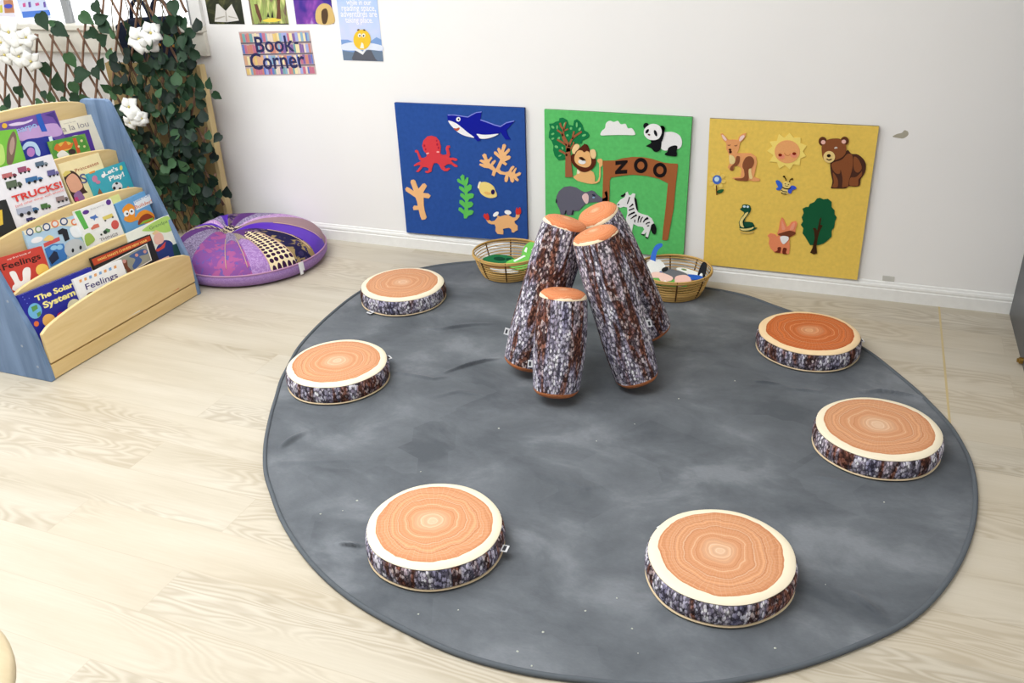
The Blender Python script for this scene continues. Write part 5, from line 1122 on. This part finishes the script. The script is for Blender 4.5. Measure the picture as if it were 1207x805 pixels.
# single leaves on the open left part, where the photograph shows them
LP = WALL(TY-.02)
for px, py, s, ro in ((51, 25, 18, .2), (71, 36, 18, 1.2), (102, 22, 15, .6), (112, 40, 14, .8), (121, 46, 16, 2.2), (84, 71, 16, .1), (54, 82, 16, .3), (69, 97, 20, 2.6), (97, 88, 20, 1.7), (114, 86, 14, .4), (88, 104, 14, .2), (23, 107, 16, 2.4), (10, 119, 15, 3.), (90, 116, 14, 1.4), (60, 114, 12, 2.7), (52, 112, 9, .5), (46, 120, 9, 1.8), (114, 9, 14, .8), (119, 22, 14, 2.), (125, 33, 16, 1.1), (104, 42, 9, 1.5), (120, 75, 13, 2.5), (76, 120, 12, 1.3), (100, 116, 12, 1.9), (6, 130, 12, .4), (62, 27, 8, 2.), (205, 10, 15, .1), (217, 29, 13, .7), (220, 44, 12, 1.9), (214, 55, 13, .9), (225, 57, 12, 2.3)):
    p = LP.at(px, py); leafmesh(mb, p, s*.0042*1.05, (rl.uniform(-.1, .55), -1, rl.uniform(-.3, .5)), ro+rl.uniform(-.3, .3), 1 if rl.random() < .3 else 0)
# dense growth on the right
for i in range(680):
    px = rl.uniform(122, 268); py = rl.uniform(22, 262)
    if px > 232+(py-80)*.17+rl.uniform(-10, 14)*(1 if rl.random() < .75 else 1.3): continue
    if py < 95 and rl.random() < .30+.25*(px < 190): continue
    if py < 60 and rl.random() < .35: continue
    y = TY-rl.uniform(.0, .075)
    p = WALL(y).at(px, py)
    if p.z < .03: continue
    leafmesh(mb, p, rl.uniform(.038, .062), (rl.uniform(-.4, .9), -1, rl.uniform(-.5, .7)), rl.uniform(-.9, .9)+(PI if rl.random() < .8 else 0), rl.choice((0, 0, 0, 2, 2, 1)))
o = mb.build('ivy_leaves', LM, tr, True); o['kind'] = 'stuff'
mb = MB()
for i in range(10):
    x = rl.uniform(-3.3, TX1-.05); pts = []
    for j in range(14): pts.append((x+.04*math.sin(j*.9+i)+rl.uniform(-.01, .01), TY-.012-.01*math.sin(j+i), min(ttop(x), 1.15)*(1-j/13.)+.02*(j/13.)))
    mb.tube(pts, .0022, 5)
o = mb.build('ivy_stems', plain('ivy stem', (88, 74, 48), .7), tr, True); o['kind'] = 'stuff'
# white flowers
petal_m = NT('white petal', .6, .2); petal_m.col((228, 228, 224)); petal_m.b.inputs['Subsurface Weight'].default_value = .15; petal_m.b.inputs['Subsurface Radius'].default_value = (.01, .01, .01); petal_m = petal_m.m
heart_m = plain('flower heart', (222, 206, 120), .7)
def flower(parent, c, s, nrm, roll, npet=5):
    s *= 1.12
    n = Vector(nrm).normalized(); u = n.cross(Vector((0, 0, 1))).normalized(); w = n.cross(u)
    mb = MB()
    for k in range(npet):
        a = roll+2*PI*k/npet; e1 = u*math.cos(a)+w*math.sin(a); e2 = n.cross(e1); wd = .52 if k % 2 else .42
        rows = []; R5 = 8
        for i in range(R5+1):
            t = i/R5; hw = wd*math.sin(PI*min(1, .10+.88*t)**.85)*.95
            for j in (-1, -.5, 0, .5, 1): rows.append(Vector(c)+(e1*(.06+.95*t)+e2*(hw*j)+n*(.20*math.sin(PI*t*.8)-.22*t*t-.10*j*j*t+.02*k))*s)
        F = [(i*5+j, i*5+j+1, (i+1)*5+j+1, (i+1)*5+j) for i in range(R5) for j in range(4)]
        mb.add(rows, F)
    f = mb.build('flower', petal_m, parent, True)
    md = f.modifiers.new('thick', 'SOLIDIFY'); md.thickness = .0012
    me = lathe_mesh('flower_heart', [(.0005, .16*s), (.07*s, .13*s), (.10*s, .04*s), (.08*s, 0)], 12)
    q = Vector((0, 0, 1)).rotation_difference(n)
    for v in me.vertices: v.co = q @ v.co + Vector(c)+n*(.04*s) - world_of(f)
    link_mesh('flower_heart', me, heart_m, f)
def spray(label, fl, y):
    e = None
    for px, py, s, nx, nz, ro in fl:
        p = WALL(y).at(px, py)
        if e is None: e = empty('flower_spray', tuple(p), label, 'flowers', 'white flowers on the trellis')
        flower(e, p+Vector((0, rl.uniform(-.012, .0), 0)), s, (nx, -1, nz), ro)
spray('large cluster of white flowers on trellis, leftmost at the top', [(12, 38, .056, .2, .3, .2), (25, 52, .052, .5, .2, 1.), (8, 64, .050, .2, -.1, .5), (24, 66, .054, .4, .0, .1), (38, 72, .048, .6, -.1, 1.3), (32, 44, .044, .7, .3, .6), (3, 50, .05, 0, .2, 1.5)], TY-.045)
spray('white flower cluster on trellis in front of the navy bag', [(166, 46, .058, .3, .2, .3), (177, 51, .046, .5, -.2, 1.), (178, 39, .050, .5, .4, .1)], TY-.06)
spray('white flower cluster on ivy above the blue bookshelf side', [(153, 126, .046, .4, .4, .2), (162, 138, .048, .5, .0, .9), (155, 144, .036, .2, -.3, .4), (169, 139, .032, .8, .1, 1.2)], TY-.075)

# ------------------------------------------------------------------ round table edge at the lower left
stool = empty('stool', (-1.19, -2.90, 0), 'pale round stool seat at bottom left corner of the floor', 'stool')
SC = Vector((-1.265, -3.005, 0)); SR = .245
me = lathe_mesh('seat', [(.0005, .45), (SR*.9, .45), (SR*.975, .448), (SR, .44), (SR, .43), (SR*.97, .424), (.0005, .424)], 64)
o = link_mesh('seat', me, mat_wood('pale stool wood', (190, 172, 138), (204, 188, 156), 0), stool); o.location = SC-Vector((-1.19, -2.90, 0))
for k in range(4):
    a = PI/4+PI/2*k; mb = MB(); mb.tube([(SC.x+SR*.6*math.cos(a), SC.y+SR*.6*math.sin(a), .425), (SC.x+SR*.85*math.cos(a), SC.y+SR*.85*math.sin(a), 0)], lambda t: .018-.004*t, 12); mb.build('leg', M['maple'], stool, True)

# ------------------------------------------------------------------ light: daylight from the left and behind, ceiling panels
def area(name, loc, aim, size, power, col=(1, 1, 1)):
    l = bpy.data.lights.new(name, 'AREA'); l.shape = 'RECTANGLE'; l.size, l.size_y = size; l.energy = power; l.color = col
    o = bpy.data.objects.new(name, l); COL.objects.link(o); o.location = loc; o.rotation_euler = (Vector(aim)-Vector(loc)).to_track_quat('-Z', 'Y').to_euler(); return o
area('daylight_left_window', (-5.4, -3.2, 2.1), (-1.4, -1.4, .2), (2.6, 1.2), 40, (.95, .98, 1))
area('ceiling_panel_left', (-2.3, -1.9, 2.70), (-2.2, -1.7, 0), (3.2, 2.0), 90, (.955, .985, 1))
area('ceiling_panel_middle', (-1.0, -2.6, 2.70), (-1.0, -2.4, 0), (1.2, .6), 26, (.955, .985, 1))
w = bpy.data.worlds.new('sky'); scn.world = w; w.use_nodes = True
nt = w.node_tree; bg = nt.nodes['Background']
tc = nt.nodes.new('ShaderNodeTexCoord'); sx = nt.nodes.new('ShaderNodeSeparateXYZ'); nt.links.new(tc.outputs['Generated'], sx.inputs[0])
mr = nt.nodes.new('ShaderNodeMapRange'); mr.interpolation_type = 'SMOOTHSTEP'; nt.links.new(sx.outputs['Y'], mr.inputs[0])
mr.inputs[1].default_value = -.05; mr.inputs[2].default_value = .15; mr.inputs[3].default_value = .38; mr.inputs[4].default_value = 2.2
bg.inputs[0].default_value = (.97, .985, 1, 1); nt.links.new(mr.outputs[0], bg.inputs[1])
scn.view_settings.view_transform = 'Standard'; scn.view_settings.look = 'None'; scn.view_settings.exposure = .24; scn.view_settings.gamma = 1; scn.view_settings.use_curve_mapping = False
